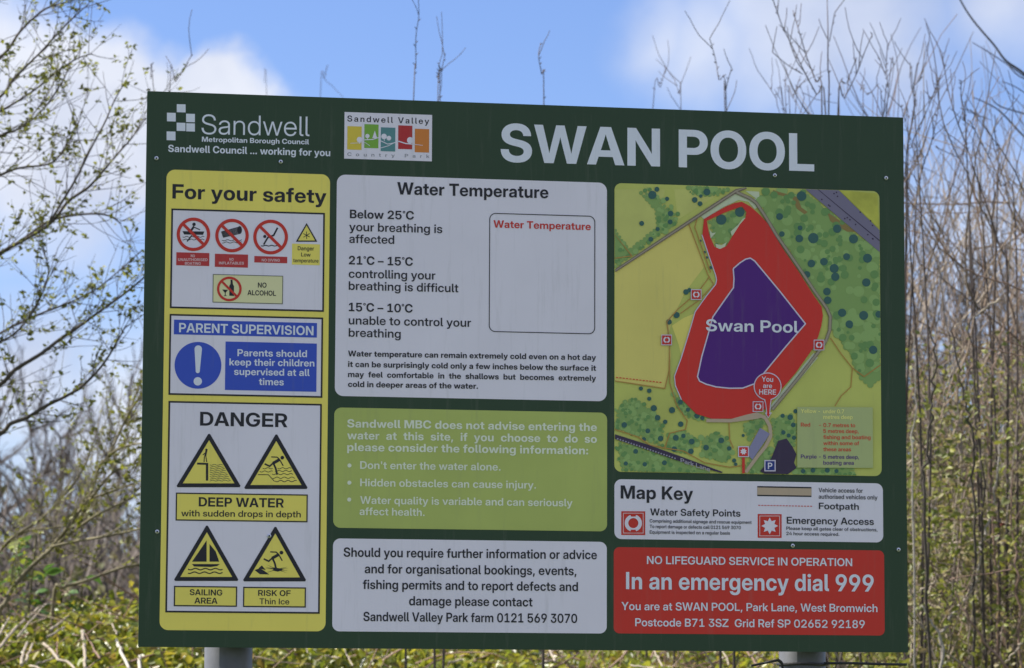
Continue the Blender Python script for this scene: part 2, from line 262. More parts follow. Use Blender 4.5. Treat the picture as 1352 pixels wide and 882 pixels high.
1011, 1114, 1994, 1297, 937, 1170, 1706, 1346, 839, 1200, 1543, 1346, 779, 1200, 1244, 1346, 663, 1200, 792, 1193, 500, 1091, 540, 922, 414, 888, 541, 744, 414, 744, 540, 567, 414, 
601, 792, 297, 501, 398, 1244, 144, 666, 290, 1543, 144, 783, 290, 1792, 144, 879, 290, 2200, 256, 1019, 356, 2444, 456, 1094, 475, 2445, 588, 1094, 554, 2561, 585, 1174, 547, 1665, 
585, 796, 547, 1665, 745, 796, 811, 2801, 745, 1446, 811, 2801, 584, 1446, 609, 2800, 410, 1446, 420, 2466, 135, 1275, 135, 1898, -24, 972, -24, 72, 1450, 1479, 1, 12, 297, 0, 96, 0, 
297, 1490, 96, 1490, 657, 1490, 456, 1490, 657, 843, 456, 911, 2245, 843, 1023, 911, 2245, 1490, 1023, 1490, 2605, 1490, 1383, 1490, 2605, 0, 1383, 0, 2245, 0, 1023, 0, 2245, 683, 1023, 
605, 657, 683, 456, 605, 657, 0, 456, 0, 73, 694, 846, 1, 12, 161, 0, 57, 0, 161, 160, 57, 286, 515, 160, 243, 286, 515, 1330, 243, 1204, 161, 1330, 57, 1204, 161, 1490, 57, 1490, 1229, 
1490, 789, 1490, 1229, 1330, 789, 1204, 875, 1330, 603, 1204, 875, 160, 603, 286, 1229, 160, 789, 286, 1229, 0, 789, 0, 74, 1095, 1174, 1, 18, 1031, -20, 559, -23, 642, -20, 319, -23, 
150, 210, 52, 228, 151, 424, 52, 462, 151, 504, 52, 571, 511, 504, 387, 571, 511, 424, 387, 459, 510, 285, 387, 371, 794, 140, 475, 277, 1031, 140, 554, 277, 1262, 140, 632, 277, 1550, 
285, 720, 371, 1551, 424, 720, 459, 1551, 1490, 720, 1490, 1911, 1490, 1080, 1490, 1911, 424, 1080, 453, 1910, 210, 1080, 224, 1418, -20, 806, -23, 75, 1299, 1446, 3, 10, 541, 426, 
359, 264, 541, 662, 359, 705, 644, 720, 409, 768, 852, 833, 511, 894, 1062, 947, 612, 1019, 1169, 1004, 663, 1082, 2073, 1490, 996, 1490, 2549, 1490, 1419, 1490, 1277, 812, 793, 744, 
1259, 812, 762, 744, 7, 297, 0, 96, 0, 297, 1490, 96, 1490, 657, 1490, 456, 1490, 657, 971, 456, 1122, 657, 655, 456, 720, 657, 567, 456, 550, 657, 0, 456, 0, 4, 2123, 0, 1028, 0, 1029, 
765, 623, 639, 1251, 907, 839, 910, 2549, 0, 1440, 0, 76, 1096, 1158, 1, 6, 297, 0, 96, 0, 297, 1490, 96, 1490, 657, 1490, 456, 1490, 657, 160, 456, 306, 2093, 160, 1116, 306, 2093, 
0, 1116, 0, 77, 1756, 1861, 1, 46, 297, 0, 96, 0, 297, 1490, 96, 1490, 787, 1490, 628, 1490, 1543, 528, 820, 905, 1568, 496, 836, 852, 1640, 402, 880, 698, 1716, 300, 926, 529, 1784, 
209, 966, 375, 1805, 180, 978, 323, 1723, 180, 887, 323, 1742, 209, 899, 375, 1808, 300, 938, 529, 1884, 402, 984, 698, 1956, 496, 1027, 852, 1981, 528, 1042, 905, 2725, 1490, 1232, 
1490, 3217, 1490, 1765, 1490, 3217, 0, 1765, 0, 2863, 0, 1412, 0, 2863, 864, 1412, 645, 2862, 912, 1412, 695, 2864, 1022, 1416, 845, 2870, 1138, 1421, 1019, 2876, 1256, 1426, 1197, 
2879, 1312, 1426, 1276, 2929, 1312, 1468, 1276, 2878, 1242, 1446, 1193, 2782, 1110, 1396, 1013, 2696, 994, 1349, 840, 2624, 899, 1307, 695, 2597, 864, 1291, 645, 1905, 0, 1077, 0, 1609, 
0, 786, 0, 913, 864, 568, 645, 884, 899, 553, 695, 810, 994, 509, 840, 722, 1110, 461, 1013, 622, 1242, 410, 1193, 569, 1312, 387, 1276, 637, 1312, 435, 1276, 640, 1256, 436, 1197, 
644, 1138, 440, 1019, 650, 1022, 445, 845, 652, 912, 449, 695, 653, 864, 449, 645, 653, 0, 449, 0, 78, 1454, 1498, 1, 28, 297, 0, 96, 0, 297, 1490, 96, 1490, 711, 1490, 468, 1490, 1939, 
520, 891, 813, 1978, 489, 915, 776, 2100, 387, 985, 652, 2240, 268, 1063, 510, 2305, 210, 1097, 446, 2271, 174, 1055, 349, 2266, 227, 1051, 423, 2256, 369, 1045, 614, 2252, 497, 1042, 
792, 2253, 528, 1042, 844, 2253, 1490, 1042, 1490, 2613, 1490, 1402, 1490, 2613, 0, 1402, 0, 2195, 0, 1029, 0, 1103, 862, 641, 620, 1058, 897, 613, 666, 908, 1019, 527, 812, 708, 1185, 
426, 994, 591, 1284, 373, 1092, 633, 1332, 441, 1122, 642, 1216, 448, 1015, 652, 1033, 454, 817, 656, 902, 456, 664, 657, 864, 456, 621, 657, 0, 456, 0, 79, 1534, 1529, 2, 16, 1535, 
-24, 765, -24, 1140, -24, 563, -24, 528, 174, 240, 159, 180, 521, 52, 503, 181, 744, 52, 744, 180, 969, 52, 987, 528, 1316, 240, 1332, 1140, 1514, 563, 1514, 1535, 1514, 765, 1514, 
1930, 1514, 967, 1514, 2540, 1316, 1289, 1332, 2888, 969, 1477, 987, 2889, 744, 1477, 744, 2888, 521, 1477, 502, 2540, 174, 1289, 158, 1930, -24, 967, -24, 16, 1535, 144, 765, 290, 
1804, 144, 872, 290, 2256, 283, 1029, 397, 2528, 551, 1115, 600, 2529, 744, 1115, 744, 2528, 938, 1115, 889, 2256, 1207, 1029, 1093, 1804, 1346, 872, 1200, 1535, 1346, 765, 1200, 1264, 
1346, 659, 1200, 812, 1207, 501, 1093, 540, 938, 414, 889, 541, 744, 414, 744, 540, 551, 414, 600, 812, 283, 501, 397, 1264, 144, 659, 290, 80, 1253, 1309, 1, 24, 297, 0, 96, 0, 297, 
1490, 96, 1490, 1365, 1490, 706, 1490, 1676, 1490, 878, 1490, 2130, 1380, 1130, 1367, 2376, 1177, 1267, 1141, 2377, 1038, 1267, 986, 2376, 899, 1267, 832, 2122, 696, 1129, 606, 1660, 
585, 876, 482, 1349, 585, 704, 482, 477, 585, 300, 482, 477, 745, 300, 781, 1353, 745, 681, 781, 1560, 745, 753, 781, 1858, 816, 858, 831, 2020, 948, 916, 924, 2021, 1038, 916, 986, 
2020, 1129, 916, 1050, 1858, 1259, 858, 1141, 1560, 1330, 753, 1192, 1353, 1330, 681, 1192, 657, 1330, 456, 1192, 657, 0, 456, 0, 81, 1534, 1529, 3, 8, 1381, 466, 628, 531, 1777, 466, 
914, 531, 2109, 248, 1040, 371, 2193, 190, 1196, 192, 2689, -140, 1452, -117, 2293, -140, 1138, -117, 1969, 78, 970, 92, 1885, 134, 852, 236, 16, 1535, -24, 765, -24, 1140, -24, 563, 
-24, 528, 174, 240, 159, 180, 521, 52, 503, 181, 744, 52, 744, 180, 969, 52, 987, 528, 1316, 240, 1332, 1140, 1514, 563, 1514, 1535, 1514, 765, 1514, 1930, 1514, 967, 1514, 2540, 1316, 
1289, 1332, 2888, 969, 1477, 987, 2889, 744, 1477, 744, 2888, 521, 1477, 502, 2540, 174, 1289, 158, 1930, -24, 967, -24, 16, 1535, 144, 765, 290, 1804, 144, 872, 290, 2256, 283, 1029, 
397, 2528, 551, 1115, 600, 2529, 744, 1115, 744, 2528, 938, 1115, 889, 2256, 1207, 1029, 1093, 1804, 1346, 872, 1200, 1535, 1346, 765, 1200, 1264, 1346, 659, 1200, 812, 1207, 501, 1093, 
540, 938, 414, 889, 541, 744, 414, 744, 540, 551, 414, 600, 812, 283, 501, 397, 1264, 144, 659, 290, 82, 1295, 1347, 2, 24, 297, 0, 96, 0, 297, 1490, 96, 1490, 1403, 1490, 710, 1490, 
1714, 1490, 883, 1490, 2168, 1380, 1135, 1367, 2414, 1177, 1272, 1141, 2415, 1038, 1272, 986, 2414, 899, 1272, 835, 2152, 695, 1128, 614, 1684, 585, 868, 495, 1375, 585, 690, 495, 497, 
585, 315, 495, 497, 745, 315, 778, 1395, 745, 686, 778, 1600, 745, 758, 778, 1898, 816, 863, 830, 2058, 948, 920, 924, 2059, 1038, 920, 986, 2058, 1129, 920, 1050, 1896, 1259, 863, 
1143, 1598, 1330, 758, 1195, 1391, 1330, 685, 1195, 657, 1330, 456, 1195, 657, 0, 456, 0, 4, 2031, 0, 931, 0, 1311, 670, 599, 675, 1719, 670, 971, 675, 2451, 0, 1311, 0, 83, 1258, 1368, 
1, 51, 1281, -24, 689, -24, 936, -24, 491, -24, 432, 99, 213, 97, 156, 325, 67, 328, 157, 480, 67, 492, 525, 480, 410, 492, 524, 374, 412, 421, 702, 221, 482, 319, 1042, 140, 607, 265, 
1281, 140, 692, 265, 1498, 140, 769, 265, 1820, 204, 882, 305, 2000, 322, 945, 378, 2001, 402, 945, 427, 2000, 464, 945, 469, 1884, 556, 892, 532, 1626, 625, 779, 579, 1411, 651, 689, 
598, 1077, 692, 536, 629, 620, 748, 318, 674, 216, 936, 96, 887, 217, 1088, 96, 1050, 216, 1217, 96, 1189, 470, 1408, 243, 1397, 934, 1514, 507, 1514, 1245, 1514, 682, 1514, 1554, 1514, 
861, 1514, 2012, 1401, 1119, 1397, 2268, 1193, 1262, 1179, 2277, 1050, 1267, 1026, 1921, 1050, 934, 1026, 1904, 1190, 927, 1119, 1536, 1349, 794, 1225, 1233, 1349, 687, 1225, 1040, 
1349, 620, 1225, 742, 1285, 515, 1185, 572, 1171, 456, 1114, 573, 1097, 456, 1067, 572, 1039, 456, 1026, 692, 953, 506, 967, 954, 887, 612, 923, 1171, 860, 697, 906, 1509, 818, 828, 
880, 1726, 791, 952, 855, 2046, 715, 1131, 780, 2256, 615, 1246, 676, 2360, 488, 1301, 539, 2361, 410, 1301, 453, 2360, 281, 1301, 303, 2090, 85, 1155, 90, 1604, -24, 881, -24, 84, 
1250, 1321, 1, 8, 101, 1330, 42, 1184, 101, 1490, 42, 1490, 2401, 1490, 1279, 1490, 2401, 1330, 1279, 1184, 1433, 1330, 841, 1184, 1433, 0, 841, 0, 1073, 0, 481, 0, 1073, 1330, 481, 
1184, 85, 1440, 1443, 1, 22, 1441, -24, 722, -24, 1090, -24, 532, -24, 568, 114, 250, 113, 280, 353, 94, 360, 281, 506, 94, 524, 281, 1490, 94, 1490, 641, 1490, 445, 1490, 641, 520, 
445, 553, 640, 411, 445, 475, 832, 241, 515, 353, 1192, 144, 639, 282, 1441, 144, 722, 282, 1690, 144, 805, 282, 2048, 241, 929, 352, 2240, 411, 998, 474, 2241, 520, 998, 553, 2241, 
1490, 998, 1490, 2601, 1490, 1349, 1490, 2601, 506, 1349, 524, 2600, 353, 1349, 360, 2312, 114, 1193, 113, 1790, -24, 912, -24, 86, 1338, 1488, 1, 14, 1141, 0, 517, 0, 41, 1490, 5, 
1490, 421, 1490, 398, 1490, 1065, 592, 607, 835, 1116, 519, 656, 675, 1278, 274, 755, 329, 1401, 88, 807, 142, 1301, 88, 702, 142, 1418, 274, 753, 329, 1582, 519, 847, 675, 1633, 592, 
894, 835, 2261, 1490, 1095, 1490, 2637, 1490, 1484, 1490, 1549, 0, 985, 0, 87, 1944, 2081, 1, 38, 853, 0, 402, 0, 41, 1490, 5, 1490, 405, 1490, 392, 1490, 887, 560, 540, 828, 924, 488, 
562, 727, 992, 344, 601, 526, 1056, 200, 638, 326, 1085, 128, 655, 225, 1043, 128, 577, 225, 1072, 200, 597, 326, 1136, 344, 636, 526, 1206, 488, 679, 727, 1245, 560, 703, 828, 1737, 
1490, 862, 1490, 2153, 1490, 1219, 1490, 2641, 560, 1378, 828, 2678, 488, 1401, 727, 2750, 344, 1444, 526, 2816, 200, 1484, 326, 2847, 128, 1504, 225, 2799, 128, 1424, 225, 2828, 200, 
1442, 326, 2892, 344, 1479, 526, 2964, 488, 1518, 727, 3001, 560, 1540, 828, 3481, 1490, 1688, 1490, 3849, 1490, 2076, 1490, 3033, 0, 1678, 0, 2613, 0, 1280, 0, 2091, 960, 1089, 753, 
2036, 1060, 1068, 838, 1946, 1260, 1023, 1062, 1905, 1360, 989, 1214, 1981, 1360, 1091, 1214, 1938, 1260, 1057, 1062, 1850, 1060, 1013, 838, 1797, 960, 991, 753, 1277, 0, 801, 0, 88, 
1322, 1471, 1, 32, 51, 0, 6, 0, 1211, 829, 633, 891, 1211, 696, 633, 625, 115, 1490, 59, 1490, 531, 1490, 466, 1490, 971, 1168, 609, 1265, 1036, 1120, 640, 1216, 1164, 1024, 701, 1116, 
1292, 928, 760, 1017, 1355, 880, 789, 967, 1297, 880, 689, 967, 1360, 928, 720, 1017, 1488, 1024, 779, 1116, 1620, 1120, 841, 1216, 1687, 1168, 873, 1265, 2135, 1490, 1018, 1490, 2541, 
1490, 1414, 1490, 1445, 703, 854, 644, 1445, 836, 854, 896, 2595, 0, 1465, 0, 2181, 0, 1048, 0, 1651, 384, 861, 287, 1588, 430, 836, 327, 1464, 520, 785, 406, 1344, 611, 735, 485, 1285, 
656, 710, 525, 1365, 656, 760, 525, 1304, 611, 736, 485, 1180, 520, 685, 406, 1056, 430, 634, 327, 993, 384, 606, 287, 459, 0, 412, 0, 89, 1316, 1453, 1, 16, 1137, 0, 558, 0, 1137, 
614, 558, 533, 41, 1490, 5, 1490, 457, 1490, 416, 1490, 1055, 1008, 651, 1057, 1144, 936, 681, 1000, 1312, 792, 739, 886, 1397, 720, 767, 829, 1243, 720, 704, 829, 1324, 792, 730, 886, 
1494, 936, 785, 1000, 1583, 1008, 815, 1057, 2179, 1490, 1039, 1490, 2593, 1490, 1448, 1490, 1497, 614, 907, 533, 1497, 0, 907, 0, 90, 1256, 1317, 1, 24, 117, 0, 52, 0, 117, 152, 52, 
274, 1675, 1153, 662, 1006, 1768, 1213, 725, 1081, 1964, 1334, 859, 1229, 2065, 1394, 929, 1304, 2111, 1330, 970, 1184, 1942, 1330, 871, 1184, 1608, 1330, 673, 1184, 1441, 1330, 574, 
1184, 181, 1330, 70, 1184, 181, 1490, 70, 1490, 2381, 1490, 1258, 1490, 2381, 1338, 1258, 1216, 857, 359, 658, 487, 754, 293, 594, 412, 544, 162, 460, 261, 433, 96, 391, 185, 387, 160, 
350, 306, 550, 160, 448, 306, 876, 160, 646, 306, 1041, 160, 745, 306, 2397, 160, 1265, 306, 2397, 0, 1265, 0, 97, 1060, 1162, 2, 40, 897, -16, 419, -18, 686, -16, 313, -18, 354, 56, 
150, 51, 160, 199, 57, 190, 161, 304, 57, 295, 160, 395, 57, 384, 302, 509, 121, 505, 540, 574, 234, 581, 842, 608, 383, 620, 1001, 618, 467, 627, 1202, 632, 561, 635, 1434, 646, 675, 
654, 1532, 678, 725, 689, 1533, 718, 725, 721, 1533, 728, 725, 726, 1532, 786, 725, 758, 1422, 875, 689, 805, 1212, 926, 623, 832, 1065, 926, 578, 832, 918, 926, 530, 832, 692, 877, 
460, 803, 558, 793, 420, 750, 551, 740, 416, 714, 205, 740, 96, 714, 214, 837, 104, 829, 434, 988, 222, 992, 814, 1076, 437, 1079, 1065, 1076, 590, 1079, 1248, 1076, 705, 1079, 1546, 
1026, 882, 1030, 1756, 934, 1004, 935, 1868, 806, 1066, 798, 1869, 728, 1066, 711, 1869, 0, 1066, 0, 1533, 0, 730, 0, 1533, 150, 730, 148, 1525, 150, 726, 148, 1486, 112, 694, 91, 1338, 
35, 608, 18, 1088, -16, 494, -18, 18, 945, 136, 524, 207, 1152, 136, 581, 207, 1412, 211, 674, 251, 1532, 331, 728, 328, 1533, 400, 728, 380, 1533, 532, 728, 476, 1512, 523, 714, 470, 
1406, 507, 676, 458, 1252, 492, 629, 448, 1074, 478, 573, 438, 985, 472, 541, 432, 862, 464, 495, 425, 644, 425, 424, 395, 508, 354, 383, 346, 509, 294, 383, 311, 508, 245, 383, 278, 
614, 174, 419, 232, 810, 136, 482, 207, 98, 1158, 1251, 2, 23, 1257, -20, 742, -23, 1120, -20, 672, -23, 872, 19, 555, 18, 664, 99, 465, 101, 589, 160, 438, 163, 585, 160, 436, 163, 
585, 0, 436, 0, 253, 0, 96, 0, 253, 1490, 96, 1490, 593, 1490, 440, 1490, 593, 900, 440, 914, 597, 900, 442, 914, 664, 959, 476, 970, 868, 1037, 564, 1043, 1120, 1076, 677, 1079, 1257, 
1076, 745, 1079, 1532, 1076, 879, 1079, 1944, 938, 1083, 940, 2172, 691, 1198, 692, 2173, 528, 1198, 530, 2172, 366, 1198, 363, 1944, 119, 1085, 114, 1532, -20, 881, -23, 16, 1205, 
133, 645, 252, 1388, 133, 709, 252, 1668, 223, 801, 319, 1828, 399, 850, 443, 1829, 528, 850, 530, 1828, 658, 850, 616, 1668, 834, 801, 739, 1388, 924, 709, 805, 1205, 924, 645, 805, 
1008, 924, 581, 805, 720, 826, 482, 737, 564, 648, 426, 614, 565, 528, 426, 530, 564, 409, 426, 445, 720, 231, 482, 321, 1008, 133, 581, 252, 99, 1071, 1164, 1, 38, 1125, -24, 598, 
-24, 832, -24, 435, -24, 390, 117, 189, 115, 144, 365, 52, 363, 145, 526, 52, 528, 144, 688, 52, 692, 390, 938, 189, 941, 832, 1080, 435, 1080, 1125, 1080, 598, 1080, 1304, 1080, 708, 
1080, 1610, 1025, 893, 1016, 1844, 926, 1030, 899, 1992, 792, 1110, 738, 2015, 712, 1116, 641, 1671, 712, 784, 641, 1652, 759, 780, 678, 1564, 837, 752, 740, 1426, 894, 705, 784, 1242, 
926, 643, 807, 1125, 926, 605, 807, 926, 926, 541, 807, 640, 827, 449, 740, 488, 647, 401, 614, 489, 526, 401, 528, 488, 406, 401, 442, 640, 228, 449, 316, 924, 130, 541, 249, 1125, 
130, 605, 249, 1242, 130, 643, 249, 1422, 160, 705, 272, 1552, 217, 750, 317, 1640, 296, 778, 380, 1665, 344, 783, 418, 2015, 344, 1116, 418, 1992, 266, 1113, 321, 1844, 132, 1035, 
160, 1608, 32, 897, 41, 1302, -24, 710, -24, 100, 1158, 1251, 2, 23, 1061, -20, 509, -23, 786, -20, 371, -23, 372, 119, 165, 114, 144, 366, 52, 363, 145, 528, 52, 530, 144, 691, 52, 
692, 372, 938, 168, 940, 786, 1076, 372, 1079, 1061, 1076, 506, 1079, 1198, 1076, 575, 1079, 1448, 1037, 687, 1043, 1652, 959, 776, 970, 1721, 900, 809, 914, 1725, 900, 810, 914, 1725, 
1490, 810, 1490, 2065, 1490, 1155, 1490, 2065, 0, 1155, 0, 1733, 0, 814, 0, 1733, 160, 814, 163, 1729, 160, 813, 163, 1652, 99, 786, 101, 1444, 19, 696, 18, 1198, -20, 578, -23, 16, 
1113, 133, 605, 252, 1308, 133, 671, 252, 1596, 231, 769, 321, 1752, 409, 824, 445, 1753, 528, 824, 530, 1752, 648, 824, 614, 1596, 826, 769, 737, 1308, 924, 671, 805, 1113, 924, 605, 
805, 930, 924, 543, 805, 648, 834, 450, 739, 488, 658, 401, 616, 489, 528, 401, 530, 488, 399, 401, 443, 648, 223, 450, 319, 930, 133, 543, 252, 101, 1098, 1171, 1, 40, 1125, -24, 596, 
-24, 814, -24, 434, -24, 376, 118, 189, 117, 144, 367, 52, 367, 145, 526, 52, 528, 144, 687, 52, 689, 388, 937, 189, 939, 820, 1080, 431, 1080, 1101, 1080, 587, 1080, 1320, 1080, 706, 
1080, 1674, 1000, 902, 1001, 1926, 852, 1045, 855, 2060, 649, 1123, 656, 2061, 526, 1123, 536, 2061, 479, 1123, 443, 325, 479, 164, 443, 325, 625, 164, 649, 1871, 625, 962, 649, 1725, 
574, 804, 607, 1724, 682, 804, 675, 1570, 841, 754, 773, 1290, 928, 661, 826, 1101, 928, 596, 826, 912, 928, 531, 826, 634, 841, 438, 773, 480, 682, 387, 675, 481, 574, 387, 607, 481, 
502, 387, 455, 480, 393, 387, 385, 630, 225, 440, 280, 918, 130, 539, 224, 1125, 130, 608, 224, 1274, 130, 659, 224, 1502, 177, 739, 252, 1652, 261, 793, 304, 1685, 316, 806, 338, 2025, 
316, 1115, 338, 1984, 215, 1096, 232, 1732, 62, 950, 69, 1354, -24, 729, -24, 102, 627, 813, 2, 4, 1175, 1056, 773, 1056, 1175, 910, 773, 790, 31, 910, 19, 790, 31, 1056, 19, 1056, 
17, 407, 0, 211, 0, 407, 1244, 211, 1173, 406, 1320, 211, 1280, 542, 1430, 292, 1421, 792, 1490, 455, 1490, 963, 1490, 581, 1490, 1032, 1490, 641, 1490, 1156, 1490, 751, 1490, 1175, 
1490, 773, 1490, 1175, 1344, 773, 1224, 1156, 1344, 759, 1224, 1030, 1344, 693, 1224, 995, 1344, 668, 1224, 860, 1344, 607, 1224, 746, 1286, 556, 1174, 747, 1218, 556, 1113, 747, 0, 
556, 0, 103, 1158, 1251, 2, 38, 1137, -432, 617, -432, 898, -432, 454, -432, 516, -359, 238, -342, 274, -216, 120, -183, 249, -112, 104, -82, 597, -112, 433, -82, 626, -169, 442, -114, 
778, -244, 492, -162, 1000, -282, 568, -188, 1137, -282, 617, -188, 1412, -282, 713, -188, 1728, -135, 813, -81, 1729, 0, 813, 24, 1729, 160, 813, 187, 1727, 160, 812, 187, 1648, 99, 
784, 125, 1444, 19, 695, 45, 1200, -20, 578, 7, 1061, -20, 509, 7, 786, -20, 371, 7, 372, 119, 165, 144, 144, 366, 52, 384, 145, 528, 52, 539, 144, 691, 52, 696, 372, 938, 168, 940, 
786, 1076, 372, 1079, 1061, 1076, 506, 1079, 1198, 1076, 575, 1079, 1448, 1038, 688, 1040, 1658, 956, 780, 964, 1731, 891, 812, 908, 1733, 891, 813, 908, 1733, 1056, 813, 1056, 2065, 
1056, 1155, 1056, 2065, 0, 1155, 58, 2064, -156, 1155, -114, 1806, -346, 1024, -330, 1382, -432, 782, -432, 16, 1113, 133, 605, 277, 1308, 133, 671, 277, 1596, 231, 769, 343, 1752, 
409, 824, 464, 1753, 528, 824, 545, 1752, 648, 824, 626, 1596, 826, 769, 746, 1308, 924, 671, 812, 1113, 924, 605, 812, 930, 924, 543, 812, 648, 834, 450, 748, 488, 658, 401, 628, 489, 
528, 401, 545, 488, 399, 401, 461, 648, 223, 450, 341, 930, 133, 543, 277, 104, 1120, 1231, 1, 23, 593, 618, 440, 574, 593, 0, 440, 0, 253, 0, 96, 0, 253, 1490, 96, 1490, 593, 1490, 
440, 1490, 593, 800, 440, 773, 489, 800, 385, 773, 592, 943, 434, 913, 962, 1076, 620, 1079, 1213, 1076, 772, 1079, 1426, 1076, 887, 1079, 1778, 983, 1049, 980, 1988, 797, 1135, 794, 
1989, 656, 1135, 664, 1989, 0, 1135, 0, 1649, 0, 791, 0, 1649, 644, 791, 592, 1648, 781, 791, 686, 1386, 920, 701, 785, 1149, 920, 619, 785, 994, 920, 565, 785, 742, 858, 484, 739, 
592, 725, 440, 646, 105, 422, 536, 2, 4, 253, 0, 96, 0, 253, 1056, 96, 1056, 593, 1056, 440, 1056, 593, 0, 440, 0, 12, 423, 1262, 267, 1159, 326, 1262, 184, 1159, 190, 1330, 78, 1257, 
191, 1378, 78, 1333, 190, 1426, 78, 1409, 326, 1494, 184, 1506, 421, 1494, 267, 1506, 518, 1494, 350, 1506, 654, 1426, 457, 1409, 655, 1378, 457, 1333, 654, 1330, 457, 1257, 518, 1262, 
350, 1159, 106, 422, 538, 2, 13, 253, 1056, 97, 1056, 593, 1056, 442, 1056, 593, -148, 442, -64, 592, -224, 442, -179, 462, -347, 356, -337, 214, -418, 185, -418, 37, -418, 56, -418, 
-111, -418, -79, -418, -111, -268, -79, -151, 5, -268, -9, -151, 134, -268, 47, -151, 252, -198, 97, -94, 253, -122, 97, -29, 12, 423, 1262, 269, 1159, 326, 1262, 186, 1159, 190, 1330, 
79, 1257, 191, 1378, 79, 1333, 190, 1426, 79, 1409, 326, 1494, 186, 1506, 421, 1494, 268, 1506, 518, 1494, 352, 1506, 654, 1426, 458, 1409, 655, 1378, 458, 1333, 654, 1330, 458, 1257, 
518, 1262, 351, 1159, 107, 1039, 1163, 3, 7, 571, 380, 406, 274, 571, 581, 406, 681, 597, 581, 444, 681, 1579, 1056, 765, 1056, 2019, 1056, 1162, 1056, 991, 556, 698, 512, 959, 556, 
609, 512, 4, 253, 0, 96, 0, 253, 1490, 96, 1490, 593, 1490, 440, 1490, 593, 0, 440, 0, 4, 1655, 0, 782, 0, 795, 518, 487, 436, 1035, 636, 712, 677, 2087, 0, 1179, 0, 108, 470, 595, 
1, 16, 793, 0, 466, 0, 500, 0, 271, 0, 252, 109, 96, 142, 253, 238, 96, 305, 253, 1490, 96, 1490, 593, 1490, 440, 1490, 593, 256, 440, 338, 592, 189, 440, 296, 678, 146, 480, 258, 809, 
146, 523, 258, 824, 146, 533, 258, 874, 146, 556, 258, 891, 146, 566, 258, 891, 0, 566, 0, 866, 0, 541, 0, 816, 0, 491, 0, 109, 1718, 1847, 1, 42, 253, 0, 96, 0, 253, 1056, 96, 1056, 
585, 1056, 427, 1056, 585, 840, 427, 810, 543, 840, 411, 810, 604, 917, 437, 902, 806, 1022, 539, 1021, 1066, 1076, 675, 1079, 1211, 1076, 750, 1079, 1458, 1076, 870, 1079, 1804, 935, 
1050, 940, 1847, 840, 1068, 810, 1777, 840, 1038, 810, 1822, 905, 1057, 897, 2018, 1012, 1161, 1017, 2304, 1076, 1310, 1079, 2483, 1076, 1395, 1079, 2674, 1076, 1499, 1079, 2994, 992, 
1660, 989, 3184, 822, 1752, 820, 3185, 692, 1752, 703, 3185, 0, 1752, 0, 2845, 0, 1407, 0, 2845, 692, 1407, 627, 2844, 815, 1407, 710, 2568, 920, 1318, 800, 2387, 920, 1248, 800, 2232, 
920, 1200, 800, 2008, 856, 1128, 756, 1888, 744, 1088, 676, 1889, 672, 1088, 622, 1889, 0, 1088, 0, 1549, 0, 759, 0, 1549, 710, 759, 631, 1548, 805, 759, 708, 1294, 920, 673, 800, 1101, 
920, 602, 800, 968, 920, 556, 800, 736, 858, 483, 756, 592, 735, 440, 674, 593, 644, 440, 615, 593, 0, 440, 0, 110, 1120, 1231, 1, 23, 593, 618, 440, 574, 593, 0, 440, 0, 253, 0, 96, 
0, 253, 1056, 96, 1056, 585, 1056, 436, 1056, 585, 800, 436, 773, 489, 800, 385, 773, 592, 943, 434, 913, 962, 1076, 620, 1079, 1213, 1076, 772, 1079, 1426, 1076, 887, 1079, 1778, 983, 
1049, 980, 1988, 797, 1135, 794, 1989, 656, 1135, 664, 1989, 0, 1135, 0, 1649, 0, 791, 0, 1649, 644, 791, 592, 1648, 781, 791, 686, 1386, 920, 701, 785, 1149, 920, 619, 785, 994, 920, 
565, 785, 742, 858, 484, 739, 592, 725, 440, 646, 111, 1124, 1215, 2, 16, 1125, -24, 608, -24, 832, -24, 443, -24, 390, 117, 192, 112, 144, 365, 52, 360, 145, 526, 52, 528, 144, 688, 
52, 695, 390, 938, 192, 943, 832, 1080, 443, 1080, 1125, 1080, 608, 1080, 1418, 1080, 774, 1080, 1858, 938, 1023, 943, 2104, 688, 1163, 695, 2105, 526, 1163, 528, 2104, 365, 1163, 360, 
1858, 117, 1023, 112, 1418, -24, 774, -24, 16, 1125, 130, 608, 250, 1324, 130, 668, 250, 1608, 228, 761, 315, 1760, 407, 815, 439, 1761, 526, 815, 528, 1760, 647, 815, 617, 1608, 826, 
761, 741, 1324, 926, 668, 806, 1125, 926, 608, 806, 926, 926, 548, 806, 640, 827, 454, 741, 488, 647, 401, 617, 489, 526, 401, 528, 488, 406, 401, 439, 640, 228, 454, 315, 924, 130, 
548, 250, 112, 1158, 1251, 2, 23, 253, -418, 96, -418, 253, 1056, 96, 1056, 585, 1056, 436, 1056, 585, 900, 436, 918, 589, 900, 441, 918, 656, 959, 472, 972, 864, 1037, 562, 1043, 1120, 
1076, 677, 1079, 1257, 1076, 745, 1079, 1532, 1076, 879, 1079, 1944, 938, 1083, 940, 2172, 691, 1198, 692, 2173, 528, 1198, 530, 2172, 366, 1198, 363, 1944, 119, 1085, 114, 1532, -20, 
881, -23, 1257, -20, 742, -23, 1120, -20, 672, -23, 876, 19, 558, 18, 672, 99, 471, 98, 597, 160, 444, 157, 593, 160, 440, 157, 593, -418, 440, -418, 16, 1205, 133, 645, 252, 1388, 
133, 709, 252, 1668, 223, 801, 319, 1828, 399, 850, 443, 1829, 528, 850, 530, 1828, 658, 850, 616, 1668, 834, 801, 739, 1388, 924, 709, 805, 1205, 924, 645, 805, 1008, 924, 581, 805, 
